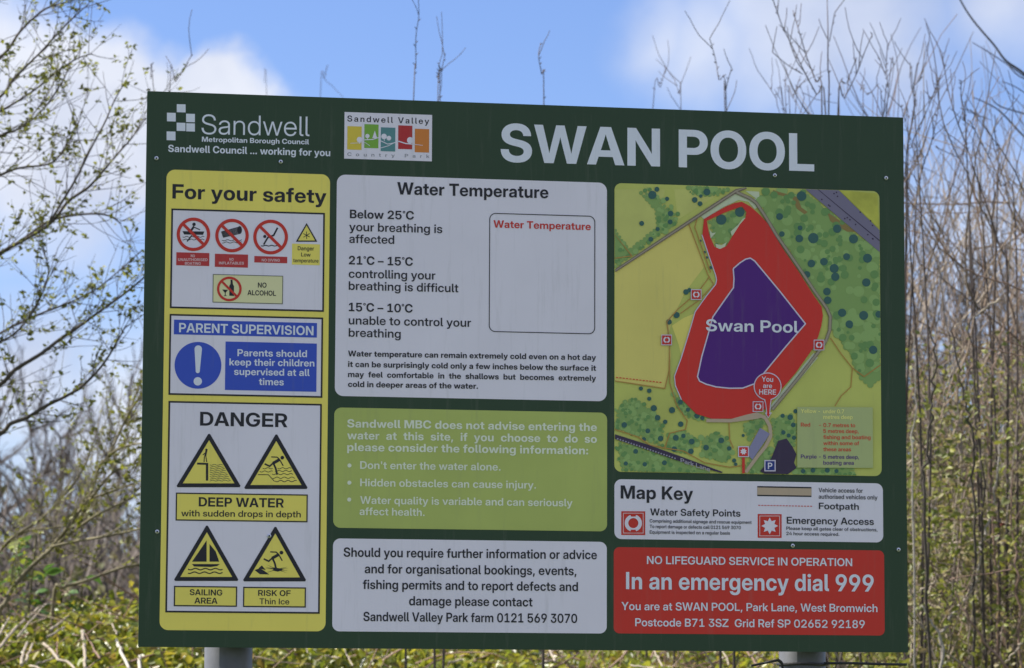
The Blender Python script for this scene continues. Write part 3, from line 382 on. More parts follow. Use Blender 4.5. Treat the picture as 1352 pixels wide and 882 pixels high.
720, 826, 482, 737, 564, 648, 426, 614, 565, 528, 426, 530, 564, 409, 426, 445, 720, 231, 482, 321, 1008, 133, 581, 252, 113, 1158, 1251, 2, 23, 2065, -418, 1155, -418, 1725, -418, 
810, -418, 1725, 160, 810, 157, 1721, 160, 807, 157, 1644, 99, 779, 98, 1440, 19, 693, 18, 1198, -20, 578, -23, 1061, -20, 509, -23, 786, -20, 371, -23, 372, 119, 165, 114, 144, 366, 
52, 363, 145, 528, 52, 530, 144, 691, 52, 692, 372, 938, 168, 940, 786, 1076, 372, 1079, 1061, 1076, 506, 1079, 1198, 1076, 575, 1079, 1452, 1037, 689, 1043, 1660, 959, 778, 972, 1729, 
900, 810, 918, 1733, 900, 814, 918, 1733, 1056, 814, 1056, 2065, 1056, 1155, 1056, 16, 1113, 133, 605, 252, 1308, 133, 671, 252, 1596, 231, 769, 321, 1752, 409, 824, 445, 1753, 528, 
824, 530, 1752, 648, 824, 614, 1596, 826, 769, 737, 1308, 924, 671, 805, 1113, 924, 605, 805, 930, 924, 543, 805, 648, 834, 450, 739, 488, 658, 401, 616, 489, 528, 401, 530, 488, 399, 
401, 443, 648, 223, 450, 319, 930, 133, 543, 252, 114, 660, 806, 1, 20, 253, 0, 96, 0, 253, 1056, 96, 1056, 577, 1056, 429, 1056, 577, 890, 429, 870, 585, 890, 432, 870, 642, 972, 461, 
971, 894, 1072, 584, 1060, 1093, 1072, 690, 1060, 1138, 1072, 718, 1060, 1216, 1068, 763, 1059, 1237, 1066, 784, 1058, 1237, 896, 784, 774, 1216, 899, 765, 775, 1102, 908, 686, 777, 
1029, 908, 648, 777, 912, 908, 587, 777, 712, 854, 493, 722, 592, 740, 440, 616, 593, 650, 440, 541, 593, 0, 440, 0, 115, 972, 1103, 1, 44, 989, -24, 562, -26, 762, -24, 416, -26, 394, 
50, 190, 62, 166, 201, 56, 226, 153, 316, 46, 338, 489, 316, 385, 338, 506, 222, 393, 280, 758, 122, 482, 211, 981, 122, 557, 211, 1200, 122, 628, 211, 1454, 214, 708, 261, 1455, 284, 
708, 301, 1454, 344, 708, 336, 1278, 416, 643, 379, 1137, 432, 580, 390, 797, 472, 389, 424, 502, 507, 233, 452, 200, 657, 70, 610, 201, 772, 70, 735, 200, 862, 70, 839, 394, 1001, 
183, 993, 740, 1080, 396, 1078, 967, 1080, 543, 1078, 1186, 1080, 691, 1078, 1536, 997, 907, 989, 1742, 845, 1028, 826, 1749, 740, 1031, 713, 1417, 740, 714, 713, 1414, 824, 713, 769, 
1170, 934, 624, 842, 967, 934, 555, 842, 772, 934, 488, 842, 540, 840, 413, 790, 541, 772, 413, 751, 540, 712, 413, 718, 716, 639, 473, 674, 869, 621, 527, 664, 1209, 581, 739, 625, 
1512, 545, 903, 595, 1796, 402, 1058, 455, 1797, 288, 1058, 337, 1796, 190, 1058, 229, 1584, 50, 933, 65, 1218, -24, 710, -26, 116, 637, 803, 2, 4, 1175, 1056, 761, 1056, 1175, 910, 
761, 790, 31, 910, 19, 790, 31, 1056, 19, 1056, 16, 407, 1344, 199, 1344, 747, 1344, 544, 1344, 747, 256, 544, 355, 746, 195, 544, 304, 848, 146, 584, 266, 979, 146, 642, 266, 1024, 
146, 668, 266, 1130, 146, 744, 266, 1175, 146, 761, 266, 1175, 0, 761, 0, 1122, 0, 734, 0, 998, 0, 624, 0, 947, 0, 566, 0, 674, 0, 376, 0, 406, 119, 199, 143, 407, 238, 199, 297, 117, 
1120, 1231, 1, 23, 1029, -20, 459, -23, 816, -20, 345, -23, 462, 73, 182, 76, 252, 260, 96, 262, 253, 400, 96, 392, 253, 1056, 96, 1056, 593, 1056, 440, 1056, 593, 412, 440, 464, 592, 
275, 440, 371, 856, 136, 531, 271, 1093, 136, 612, 271, 1246, 136, 666, 271, 1498, 198, 747, 317, 1648, 332, 791, 410, 1649, 438, 791, 482, 1649, 1056, 791, 1056, 1989, 1056, 1135, 
1056, 1989, 0, 1135, 0, 1657, 0, 795, 0, 1657, 256, 795, 283, 1753, 256, 846, 283, 1648, 114, 797, 144, 1278, -20, 612, -23, 118, 1048, 1170, 1, 14, 877, 0, 389, 0, 61, 1056, 4, 1056, 
429, 1056, 364, 1056, 885, 448, 517, 570, 942, 372, 548, 469, 1046, 220, 604, 269, 1097, 144, 631, 168, 1015, 144, 549, 168, 1066, 220, 576, 269, 1168, 372, 630, 469, 1225, 448, 659, 
570, 1675, 1056, 809, 1056, 2037, 1056, 1165, 1056, 1221, 0, 780, 0, 119, 1540, 1732, 1, 36, 717, 0, 329, 0, 61, 1056, 4, 1056, 417, 1056, 366, 1056, 683, 592, 448, 726, 744, 485, 476, 
610, 858, 261, 528, 359, 917, 153, 554, 237, 869, 153, 508, 237, 926, 261, 537, 359, 1042, 485, 595, 610, 1105, 592, 626, 726, 1373, 1056, 713, 1056, 1709, 1056, 1018, 1056, 1973, 592, 
1105, 726, 2034, 485, 1136, 610, 2148, 261, 1194, 359, 2207, 153, 1223, 237, 2153, 153, 1178, 237, 2212, 261, 1203, 359, 2330, 485, 1253, 609, 2393, 592, 1280, 726, 2665, 1056, 1359, 
1056, 3021, 1056, 1727, 1056, 2365, 0, 1402, 0, 2009, 0, 1047, 0, 1731, 480, 930, 395, 1690, 552, 914, 452, 1612, 700, 883, 572, 1536, 849, 852, 695, 1497, 921, 836, 756, 1587, 921, 
896, 756, 1546, 849, 880, 695, 1468, 700, 849, 572, 1390, 552, 818, 452, 1349, 480, 801, 395, 1065, 0, 684, 0, 120, 1038, 1125, 1, 28, 61, 0, 4, 0, 945, 604, 424, 608, 943, 473, 416, 
478, 107, 1056, 32, 1056, 507, 1056, 403, 1056, 793, 848, 476, 933, 878, 786, 515, 863, 1042, 663, 583, 737, 1127, 600, 617, 673, 959, 600, 519, 673, 1044, 663, 554, 737, 1210, 786, 
622, 863, 1297, 848, 663, 933, 1587, 1056, 738, 1056, 1981, 1056, 1104, 1056, 1143, 473, 706, 478, 1143, 605, 714, 608, 2017, 0, 1120, 0, 1619, 0, 747, 0, 1283, 240, 667, 131, 1198, 
300, 628, 199, 1038, 418, 559, 321, 957, 479, 525, 382, 1127, 479, 605, 382, 1044, 418, 569, 321, 880, 300, 501, 199, 797, 240, 460, 131, 457, 0, 377, 0, 121, 1048, 1170, 1, 27, 269, 
-418, 129, -418, 269, -268, 129, -151, 477, -268, 275, -151, 542, -268, 311, -151, 644, -241, 353, -131, 728, -185, 380, -85, 763, -141, 392, -46, 879, 9, 410, 2, 61, 1056, 4, 1056, 
429, 1056, 364, 1056, 885, 448, 520, 570, 942, 372, 552, 470, 1050, 220, 608, 269, 1101, 144, 635, 168, 1011, 144, 537, 168, 1060, 220, 563, 269, 1170, 372, 618, 471, 1227, 448, 650, 
570, 1675, 1056, 809, 1056, 2037, 1056, 1165, 1056, 1063, -196, 710, -149, 1006, -267, 674, -244, 834, -366, 579, -363, 610, -418, 449, -418, 477, -418, 360, -418, 424, -418, 304, -418, 
320, -418, 185, -418, 122, 980, 1108, 1, 12, 189, 0, 97, 0, 189, 130, 97, 226, 1345, 900, 598, 786, 1345, 904, 598, 788, 189, 904, 97, 788, 189, 1056, 97, 1056, 1765, 1056, 1002, 1056, 
1765, 920, 1002, 817, 621, 156, 512, 268, 621, 152, 512, 266, 1773, 152, 1011, 266, 1773, 0, 1011, 0, 176, 866, 904, 2, 16, 869, 832, 453, 773, 682, 832, 352, 773, 378, 922, 187, 870, 
196, 1074, 89, 1035, 197, 1166, 89, 1136, 196, 1259, 89, 1236, 378, 1411, 187, 1401, 682, 1502, 352, 1499, 869, 1502, 452, 1499, 1052, 1502, 552, 1499, 1356, 1411, 718, 1401, 1536, 
1259, 815, 1236, 1537, 1166, 815, 1136, 1536, 1074, 815, 1035, 1356, 922, 718, 870, 1052, 832, 553, 773, 16, 869, 978, 452, 995, 972, 978, 491, 995, 1142, 1028, 555, 1033, 1244, 1114, 
593, 1097, 1245, 1166, 593, 1136, 1244, 1219, 593, 1175, 1142, 1305, 555, 1238, 972, 1356, 491, 1275, 869, 1356, 452, 1275, 764, 1356, 414, 1275, 590, 1305, 350, 1238, 488, 1219, 312, 
1175, 489, 1166, 312, 1136, 488, 1114, 312, 1097, 590, 1028, 350, 1033, 764, 978, 414, 995, 8211, 1024, 1024, 1, 4, 2049, 688, 1024, 712, 2049, 528, 1024, 444, 1, 528, 0, 444, 1, 688, 
0, 712, 8217, 390, 494, 1, 4, 161, 1001, 68, 909, 337, 1490, 135, 1490, 701, 1490, 460, 1490, 409, 1001, 307, 909, 8226, 1024, 817, 1, 16, 1025, 250, 409, 268, 848, 250, 321, 268, 556, 
336, 175, 354, 384, 482, 89, 500, 385, 570, 89, 588, 384, 659, 89, 677, 556, 804, 175, 822, 848, 890, 321, 908, 1025, 890, 409, 908, 1202, 890, 498, 908, 1492, 804, 643, 822, 1664, 
659, 729, 677, 1665, 570, 729, 588, 1664, 482, 729, 500, 1492, 336, 643, 354, 1202, 250, 498, 268, 
]
GL = {}
def _load():
    o = 0
    while o < len(FONT):
        ch, a0, a1, nc = FONT[o:o+4]; o += 4
        cs = []
        for _ in range(nc):
            n = FONT[o]; o += 1; c = []
            for _ in range(n):
                p = FONT[o:o+4]; o += 4
                c.append((p[0] >> 1, p[1], p[2], p[3], p[0] & 1))
            cs.append(c)
        GL[chr(ch)] = (a0, a1, cs)
    GL['I'] = (480, 620, [[(150, 0, 130, 0, 1), (150, 1490, 130, 1490, 1), (330, 1490, 490, 1490, 1), (330, 0, 490, 0, 1)]])
    d0, d1, dc = GL['°']                      # the sheet has a small raised ring
    GL['°'] = (int(d0*.62), int(d1*.62), [[(int(x*.62), int(1490-(1490-y)*.62), int(X*.62), int(1490-(1490-Y)*.62), on) for x, y, X, Y, on in c] for c in dc])
_load()
def flat(c, k):
    """quadratic contour -> polygon, k blends the two masters"""
    p = [(x0+(x1-x0)*k, y0+(y1-y0)*k, on) for x0, y0, x1, y1, on in c]
    q = []
    for i, a in enumerate(p):
        b = p[(i+1) % len(p)]; q.append(a)
        if not a[2] and not b[2]: q.append(((a[0]+b[0])/2, (a[1]+b[1])/2, 1))
    s = next(i for i, a in enumerate(q) if a[2]); q = q[s:]+q[:s]; out = []
    i = 0
    while i < len(q):
        a = q[i]
        if a[2]: out.append((a[0], a[1])); i += 1
        else:
            s0 = q[i-1]; e = q[(i+1) % len(q)]
            for t in (.33, .67):
                out.append(((1-t)**2*s0[0]+2*t*(1-t)*a[0]+t*t*e[0], (1-t)**2*s0[1]+2*t*(1-t)*a[1]+t*t*e[1]))
            i += 1
    r = []
    for pt in out:
        if not r or abs(pt[0]-r[-1][0])+abs(pt[1]-r[-1][1]) > 1e-6: r.append(pt)
    if len(r) > 1 and abs(r[0][0]-r[-1][0])+abs(r[0][1]-r[-1][1]) < 1e-6: r.pop()
    return r
def nonzero(contours, eps=1e-7):
    """fill with the non-zero rule: overlapping shapes become one flat sheet"""
    vs_, es = [], []
    for c in contours:
        b = len(vs_); n = len(c); vs_ += [Vector(p) for p in c]; es += [(b+i, b+(i+1) % n) for i in range(n)]
    ov, oe, of, *_ = delaunay_2d_cdt(vs_, es, [], 0, eps)
    if not of: return [], []
    V_ = np.array([(v[0], v[1]) for v in ov]); F_ = np.array(of); C_ = V_[F_].mean(1)
    wn = np.zeros(len(C_), int)
    for c in contours:
        A = np.array(c, float); B = np.roll(A, -1, 0)
        ch = 400000//max(1, len(A))+1
        for s in range(0, len(C_), ch):
            x = C_[s:s+ch, 0:1]; y = C_[s:s+ch, 1:2]
            cr = (B[:, 0]-A[:, 0])*(y-A[:, 1])-(x-A[:, 0])*(B[:, 1]-A[:, 1])
            up = (A[:, 1] <= y) & (B[:, 1] > y) & (cr > 0); dn = (A[:, 1] > y) & (B[:, 1] <= y) & (cr < 0)
            wn[s:s+ch] += up.sum(1)-dn.sum(1)
    F_ = F_[wn != 0]
    used = np.unique(F_); mp = -np.ones(len(V_), int); mp[used] = range(len(used))
    return V_[used].tolist(), mp[F_].tolist()
_gc = {}
def glyph(ch, wt):
    k = (wt-400)/400
    if (ch, wt) not in _gc:
        a0, a1, cs = GL[ch]
        v, f = nonzero([flat(c, k) for c in cs], 1e-3)
        _gc[ch, wt] = (a0+(a1-a0)*k, v, f)
    return _gc[ch, wt]
LY = .00025                                  # one printed layer
def front(u, v, layer): return (u-SW/2, -layer*LY, v)
def text(parent, s, xl, yl, xr, yr, cap, wt=600, colr=None, layer=3, track=0, just=None, name='lettering', shear=0):
    """a line of lettering between two measured baseline points; just = word-spaced to the width from this letter scale"""
    u0, v0 = P(xl, yl); u1, v1 = P(xr, yr)
    sy = math.dist(P(xl, yl), P(xl, yl-cap))/1490
    verts, faces = [], []; pen = 0; spaces = []
    items = []
    for ch in s:
        if ch == ' ': items.append((' ', pen, None)); pen += (520+track)*(just or 1); continue
        a, v, f = glyph(ch, wt); items.append((ch, pen, (v, f))); pen += a+track
    drawn = [(p_, g) for c, p_, g in items if g]
    lo = min(x for x, _ in drawn[0][1][0])+drawn[0][0]; hi = max(x for x, _ in drawn[-1][1][0])+drawn[-1][0]
    W_ = u1-u0
    extra = 0; sx = W_/(hi-lo)
    k = 0
    for c, p_, g in items:
        if c == ' ': k += 1; continue
        b = len(verts)
        for x, y in g[0]:
            u = u0+(p_+x-lo)*sx+extra*k+shear*y*sy; t = (u-u0)/W_
            verts.append(front(u, v0+(v1-v0)*t+y*sy, layer))
        faces += [tuple(b+i for i in f) for f in g[1]]
    return mesh_obj(name, verts, faces, colr or INK['black'], parent)

class Shape:
    """flat print: shapes given in photograph pixels on the sheet (or in a zoomed crop of it), unioned and filled"""
    def __init__(s, org=(0, 0), k=1): s.o = org; s.k = k; s.c = []
    def q(s, x, y): return P(s.o[0]+x/s.k, s.o[1]+y/s.k)
    def add(s, pts, hole=False, raw=False):
        p = pts if raw else [s.q(*a) for a in pts]
        ar = sum(p[i][0]*p[(i+1) % len(p)][1]-p[(i+1) % len(p)][0]*p[i][1] for i in range(len(p)))
        if (ar > 0) == hole: p = p[::-1]
        s.c.append(list(p)); return s
    def circle(s, x, y, r, hole=False, n=28, ry=None):
        return s.add([(x+r*math.cos(2*math.pi*i/n), y+(ry or r)*math.sin(2*math.pi*i/n)) for i in range(n)], hole)
    def ring(s, x, y, r, wd): return s.circle(x, y, r, n=48).circle(x, y, r-wd, True, n=48)
    def line(s, pts, wd, joint=True):
        for (x0, y0), (x1, y1) in zip(pts, pts[1:]):
            d = math.hypot(x1-x0, y1-y0)
            if d < 1e-9: continue
            nx, ny = -(y1-y0)/d*wd/2, (x1-x0)/d*wd/2
            s.add([(x0+nx, y0+ny), (x1+nx, y1+ny), (x1-nx, y1-ny), (x0-nx, y0-ny)])
        if joint:
            for x, y in pts[1:-1]: s.circle(x, y, wd*.497, n=8)
        return s
    def wave(s, x0, x1, y, amp, lam, wd, ph=0, slope=0):
        n = max(6, int((x1-x0)/lam*8)); return s.line([(x0+(x1-x0)*i/n, y+slope*(x1-x0)*i/n+amp*math.sin(2*math.pi*(x1-x0)*i/n/lam+ph)) for i in range(n+1)], wd, False)
    def quad(s, *pts): return s.add(pts)
    def build(s, name, colr, layer, parent):
        v, f = nonzero(s.c, 1e-7)
        return mesh_obj(name, [front(u, v_, layer) for u, v_ in v], f, colr, parent)
def rect_uv(c4):
    (a, b), (c, d), (e, f), (g, h) = [P(*p) for p in c4]
    return (a+g)/2, (f+h)/2, (c+e)/2, (b+d)/2
def rr(u0, v0, u1, v1, r, n=8):
    out = []
    for cx, cy, a0 in ((u1-r, v1-r, 0), (u0+r, v1-r, 90), (u0+r, v0+r, 180), (u1-r, v0+r, 270)):
        for i in range(n+1):
            a = R(a0+90*i/n); out.append((cx+r*math.cos(a), cy+r*math.sin(a)))
    return out
def panel(name, c4, colr, layer, parent, r=0, border=0, bcol=None, children_layer=None):
    u0, v0, u1, v1 = rect_uv(c4)
    s = Shape(); s.add(rr(u0, v0, u1, v1, r) if r else [(u0, v0), (u1, v0), (u1, v1), (u0, v1)], raw=True)
    o = s.build(name, colr, layer, parent)
    if border:
        s = Shape(); b = border*SW/1008
        if r: s.add(rr(u0, v0, u1, v1, r), raw=True); s.add(rr(u0+b, v0+b, u1-b, v1-b, max(r-b, 1e-4)), True, True)
        else: s.add([(u0, v0), (u1, v0), (u1, v1), (u0, v1)], raw=True); s.add([(u0+b, v0+b), (u1-b, v0+b), (u1-b, v1-b), (u0+b, v1-b)], True, True)
        s.build('border', bcol or INK['black'], layer+.8, o)
    return o

# ------------------------------------------------------------------ inks and paints
INK = {}
def ink(n, c, var=.03): INK[n] = mat(n+' print', c, rough=.42, var=var, scale=9, spec=.3, streak=.05)
ink('green', (.024, .056, .026)); ink('white', (.79, .75, .82)); ink('yellow', (.87, .74, .14)); ink('black', (.016, .017, .024))
ink('red', (.60, .036, .022)); ink('blue', (.038, .088, .52)); ink('pale', (.74, .77, .84)); ink('olive', (.44, .51, .13), .06)
ink('advice text', (.78, .82, .64)); ink('cream', (.76, .73, .40)); ink('label red', (.50, .04, .04)); ink('pinkish', (.75, .52, .52))
ink('map green', (.53, .56, .13), .12); ink('field', (.74, .64, .17), .06); ink('beach', (.80, .70, .16)); ink('map red', (.66, .034, .022)); ink('purple', (.08, .011, .20))
ink('lilac', (.66, .60, .72)); ink('wood green', (.24, .38, .11)); ink('tree mid', (.15, .30, .09)); ink('tree dark', (.04, .125, .11)); ink('tree light', (.29, .45, .14))
ink('road violet', (.20, .18, .26)); ink('dark violet', (.045, .03, .07)); ink('path', (.36, .31, .22)); ink('path edge', (.20, .15, .12)); ink('track', (.46, .25, .06))
ink('pale green', (.60, .66, .44)); ink('legend green', (.44, .50, .21)); ink('legend yellow', (.90, .86, .26)); ink('brown', (.28, .20, .06)); ink('tan', (.52, .40, .28))
ink('tile yellow', (.72, .55, .06)); ink('tile green', (.20, .42, .05)); ink('tile teal', (.10, .26, .27)); ink('tile red', (.48, .03, .03)); ink('tile orange', (.66, .22, .04))
ink('navy', (.02, .04, .22)); ink('dark red', (.30, .05, .05))
steel = mat('screw steel', (.62, .64, .68), rough=.28, metal=.9)
galv = mat('dark grey post paint', (.105, .11, .12), rough=.42, metal=0, var=.2, scale=30, bump=.05, spec=.45)
alu = mat('aluminium back', (.45, .46, .47), rough=.45, metal=.6, var=.08)

# ------------------------------------------------------------------ the sign
sign = tag(empty('information_sign', (0, 0, 0)), 'large dark green lakeside safety sign with map, warnings and white heading on two grey posts', 'sign')
board_root = None
class Lift:
    pass
bd = MB()
u0, v0, u1, v1 = 0, 0, SW, SH
def rbox(u0, u1, v0, v1, y0, y1, r):
    o = rr(u0, v0, u1, v1, r, 3); n = len(o); b = len(bd.v)
    bd.v += [(x-SW/2, y0, z) for x, z in o]+[(x-SW/2, y1, z) for x, z in o]
    bd.f.append(tuple(b+i for i in range(n))); bd.f.append(tuple(b+n+i for i in range(n))[::-1])
    bd.f += [(b+(i+1) % n, b+i, b+n+i, b+n+(i+1) % n) for i in range(n)]
rbox(0, SW, 0, SH, 0, .004, .0016)
board = bd.build('board', INK['green'], sign)
sign.location = (0, 0, ZB)

B = INK['black']; WH = INK['white']; PA = INK['pale']; Y_ = INK['yellow']; RD = INK['red']
# heading and the two emblems on the green
text(sign, 'SWAN POOL', 661, 213.2, 1075, 226.2, 50.3, 720, PA, 1, name='heading_lettering')
em = Shape()
for q in ((233.4, 137.4, 245, 148), (220.4, 148.7, 232, 160), (245.7, 150, 257.3, 161), (233.2, 161.9, 244.8, 172.6), (245.9, 162.6, 257.3, 173.3), (220, 173.4, 231.7, 184.9)):
    em.add([(q[0], q[1]), (q[2], q[1]+.3), (q[2], q[3]+.3), (q[0], q[3])])
em = em.build('council_emblem', PA, 1, sign)
text(em, 'Sandwell', 266, 177, 408.5, 179.8, 26, 320, PA, 1)
text(em, 'Metropolitan Borough Council', 266.5, 187, 407.8, 190.6, 6.6, 710, PA, 1)
text(em, 'Sandwell Council ... working for you', 222, 200.4, 436, 206.2, 9.4, 710, PA, 1)
pk = panel('park_emblem', [(455, 147.8), (570.6, 151.6), (570, 212.8), (454.3, 209.4)], WH, 1, sign)
for n_, c4 in (('yellow', (458.5, 166.4, 477.4, 197.3)), ('green', (481, 163.8, 499.6, 195.2)), ('teal', (502.7, 168, 521.8, 199.5)), ('red', (525.7, 165.4, 544.3, 196.6)), ('orange', (547.6, 169.9, 566.5, 200.9))):
    x0, y0, x1, y1 = c4; panel('emblem_tile', [(x0, y0), (x1, y0+.5), (x1, y1+.5), (x0, y1)], INK['tile '+n_], 2, pk)
def serif(parent, s, x0, y0, x1, y1, cap, track, colr, layer):
    o = text(parent, s, x0, y0, x1, y1, cap, 590, colr, layer, track=track)
serif(pk, 'Sandwell Valley', 458.5, 160.2, 566.5, 163.8, 7.8, 330, INK['black'], 2)
serif(pk, 'Country Park', 458.5, 205.7, 567, 208.6, 4.6, 1300, mat('grey print', (.30, .30, .33)), 2)
z = Shape((440, 120), 3.558)
z.circle(123, 229, 13).line([(123, 232), (123, 248)], 3).line([(80, 246), (150, 243), (172, 258)], 2.2)
z.circle(160, 212, 10).add([(183, 222), (195, 186), (206, 222)]).line([(146, 230), (185, 228), (212, 219)], 4).line([(160, 212), (160, 230)], 3)
z.circle(238, 214, 13).circle(261, 222, 11).line([(238, 214), (240, 236)], 3).line([(222, 234), (255, 250), (291, 243)], 3.5).line([(223, 268), (258, 258), (291, 241)], 3)
z.circle(361, 232, 15).line([(361, 234), (360, 250)], 3).line([(305, 236), (340, 247), (372, 250)], 5).line([(372, 250), (420, 256)], 2.2)
z.build('emblem_scene', WH, 3.2, pk)

# ---- yellow safety column
yp = panel('safety_panel', [(219, 224.3), (436, 229.6), (429.6, 833.5), (211.5, 832)], Y_, 1, sign, r=.013)
text(yp, 'For your safety', 227.5, 262, 431, 268.6, 19.2, 720, B, 2)
pp = panel('prohibition_panel', [(226.2, 275), (429.3, 281.2), (427.2, 411.5), (224.3, 407)], WH, 2, sign, border=2.2)
k6 = ((220, 270), 6.145)
def bar(s, x, y, r, wd):
    d = (r-wd*.3)*.7071; s.line([(x-d, y-d), (x+d, y+d)], wd, False)
pic = Shape(*k6); pic.circle(222, 161, 14).line([(222, 178), (196, 214)], 17).line([(218, 182), (270, 205)], 8).add([(128, 216), (306, 219), (294, 246), (142, 243)])
for i, y in enumerate((262, 284)): pic.wave(130, 306, y, 4, 44, 5, i)
pic.line([(205, 250), (165, 300)], 10)
pic.build('boating_pictogram', B, 3, pp)
pic = Shape(*k6); pic.line([(441, 222), (585, 182)], 4, False)
for i in range(8): pic.line([(443+i*2, 225+i*6), (582+i*2, 186+i*7)], 5.5, False)
pic.circle(592, 207, 19, ry=32)
for i, y in enumerate((290, 308)): pic.wave(450, 610, y, 5, 60, 5, i)
pic.build('inflatable_pictogram', B, 3, pp)
pic = Shape(*k6); pic.line([(900, 188), (868, 250), (825, 264)], 14).circle(796, 259, 13).line([(868, 250), (820, 268), (787, 325)], 13).wave(765, 905, 334, 3, 50, 8)
pic.build('diving_pictogram', B, 3, pp)
for (x, y, r) in ((217, 242, 136), (530, 252, 136), (843, 264, 141)):
    s = Shape(*k6); s.ring(x, y, r, 26); bar(s, x, y, r, 24); s.build('prohibition_ring', RD, 4, pp)
LR = INK['label red']
for c, lines in (((232.7, 333, 276.3, 350.2), ('NO', 'UNAUTHORISED', 'BOATING')), ((283.6, 335, 327.4, 352.3), ('NO', 'INFLATABLES')), ((335.7, 338, 379.2, 346.5), ('NO DIVING',))):
    x0, y0, x1, y1 = c; lb = panel('prohibition_label', [(x0, y0), (x1, y0+1.1), (x1, y1+1.1), (x0, y1)], LR, 3, pp)
    lb.parent = pp
    for i, s in enumerate(lines):
        wd = {'NO': 5.5, 'UNAUTHORISED': 39, 'BOATING': 21, 'INFLATABLES': 33, 'NO DIVING': 24}[s]; cx = (x0+x1)/2
        y = (y0+y1)/2+2.4+(i-(len(lines)-1)/2)*5.0+.5
        text(pp, s, cx-wd/2, y, cx+wd/2, y+.3, 3.6, 690, INK['pinkish'], 4)
s = Shape(*k6); s.add([(1135, 150), (1222, 302), (1048, 302)]).add([(1135, 170), (1204, 292), (1066, 292)], True)
for i in range(3):
    a = math.pi*i/3+.5; s.line([(1135-30*math.cos(a), 250-30*math.sin(a)), (1135+30*math.cos(a), 250+30*math.sin(a))], 5, False)
s.build('frost_triangle', B, 4, pp)
Shape(*k6).add([(1135, 165), (1209, 296), (1061, 296)]).build('frost_triangle_field', Y_, 3, pp)
panel('frost_label', [(385.5, 321.8), (422.3, 322.4), (422.2, 350), (385.4, 349.5)], Y_, 3, pp)
text(pp, 'Danger', 393, 330.4, 414.5, 330.8, 5.4, 640, B, 4); text(pp, 'Low', 397.5, 338.6, 410, 338.8, 5.2, 640, B, 4); text(pp, 'temperature', 387, 346.2, 420.5, 346.8, 5, 590, B, 4)
al = panel('alcohol_label', [(281, 361.6), (373.8, 364.4), (373.3, 401.7), (280.5, 399.2)], INK['cream'], 3, sign, border=.9, bcol=mat('grey outline', (.10, .11, .10)))
text(al, 'NO', 340.4, 379.6, 351.8, 379.9, 6.6, 640, B, 4); text(al, 'ALCOHOL', 326.6, 389.6, 364.2, 390.6, 6.6, 640, B, 4)
s = Shape(*k6); s.add([(518, 610), (534, 610), (537, 645), (546, 662), (546, 742), (508, 740), (508, 660), (518, 645)]).add([(450, 690), (498, 692), (478, 716), (478, 736), (490, 742), (462, 742), (472, 735), (472, 716)])
s.build('bottle_pictogram', B, 4, al)
s = Shape(*k6); s.ring(508, 685, 100, 19); bar(s, 508, 685, 100, 18); s.build('prohibition_ring', RD, 5, al)

sp = panel('supervision_panel', [(223.8, 414.2), (427.2, 419.4), (425, 525), (222.5, 521.5)], WH, 2, sign, border=2.2)
BL = INK['blue']
panel('supervision_band', [(229.8, 422.3), (418.5, 426.2), (418.2, 445.8), (229.5, 441.3)], BL, 3, sp)
text(sp, 'PARENT SUPERVISION', 236.3, 438.6, 413.8, 442.8, 12.3, 680, PA, 4)
k2 = ((180, 400), 3.073)
Shape(*k2).circle(250, 253, 95, n=56).build('mandatory_disc', BL, 3, sp)
s = Shape(*k2); s.circle(249, 318, 17).circle(251, 187, 15).circle(249, 277, 8).add([(236, 187), (266, 187), (257, 278), (241, 278)]); s.build('exclamation_mark', PA, 4, sp)
panel('supervision_box', [(297.5, 450.8), (418.3, 453.6), (417.6, 517.3), (297.1, 514.9)], BL, 3, sp)
for t, a, b, c, d in (('Parents should', 313.4, 470.2, 405.2, 471.6), ('keep their children', 302.7, 482.4, 415, 484), ('supervised at all', 308.9, 495, 408.6, 496.6), ('times', 341.7, 508.3, 374.6, 508.9)):
    text(sp, t, a, b, c, d, 9.2, 680, PA, 4)

dp = panel('danger_panel', [(222.5, 529.4), (425, 533.2), (422, 810.6), (218.2, 808.4)], WH, 2, sign, border=2.2)
text(dp, 'DANGER', 264, 561.9, 379.4, 564.2, 18.3, 700, B, 3)
def tri(apex, left, right, base, wd):
    ax, ay = apex
    def rt(f):
        cx, cy = (ax+left+right)/3, (ay+2*base)/3
        return [(cx+(x-cx)*f, cy+(y-cy)*f) for x, y in ((ax, ay), (right, base), (left, base))]
    o = rt(1.0); out = []
    for i in range(3):
        p0, p1, p2 = o[i-1], o[i], o[(i+1) % 3]
        for q in (p0, p2):
            d = math.dist(q, p1); out.append((p1[0]+(q[0]-p1[0])*2.2/d, p1[1]+(q[1]-p1[1])*2.2/d))
    inr = 2*abs((right-left)*(base-ay)/2)/(math.dist((ax, ay), (left, base))*2+(right-left))
    s = Shape(); s.add(out); s.add(rt(1-wd/inr), True); s.build('warning_triangle', B, 4, dp)
    Shape().add(rt(1-wd*.5/inr)).build('warning_triangle_field', Y_, 3, dp)
tri((276.1, 571), 232, 318.6, 643.3, 5.2); tri((364.8, 571.8), 321.4, 407, 645.6, 5.2)
tri((273.2, 692.2), 228.8, 315.6, 767, 5.2); tri((363.6, 693.8), 319.8, 405, 767.6, 5.2)
k7 = ((220, 560), 6.145)
s = Shape(*k7); s.line([(325, 203), (312, 262)], 15).circle(322, 208, 9).line([(312, 235), (293, 250)], 7).line([(306, 262), (303, 308)], 7).line([(318, 262), (325, 308)], 7)
s.add([(247, 312), (337, 315), (337, 458), (318, 458), (318, 330), (247, 328)]); s.build('quay_pictogram', B, 4, dp)
s = Shape(*k7)
for i in range(9): s.wave(350, 455+i*8, 330+i*16, 4, 50, 4.5, i)
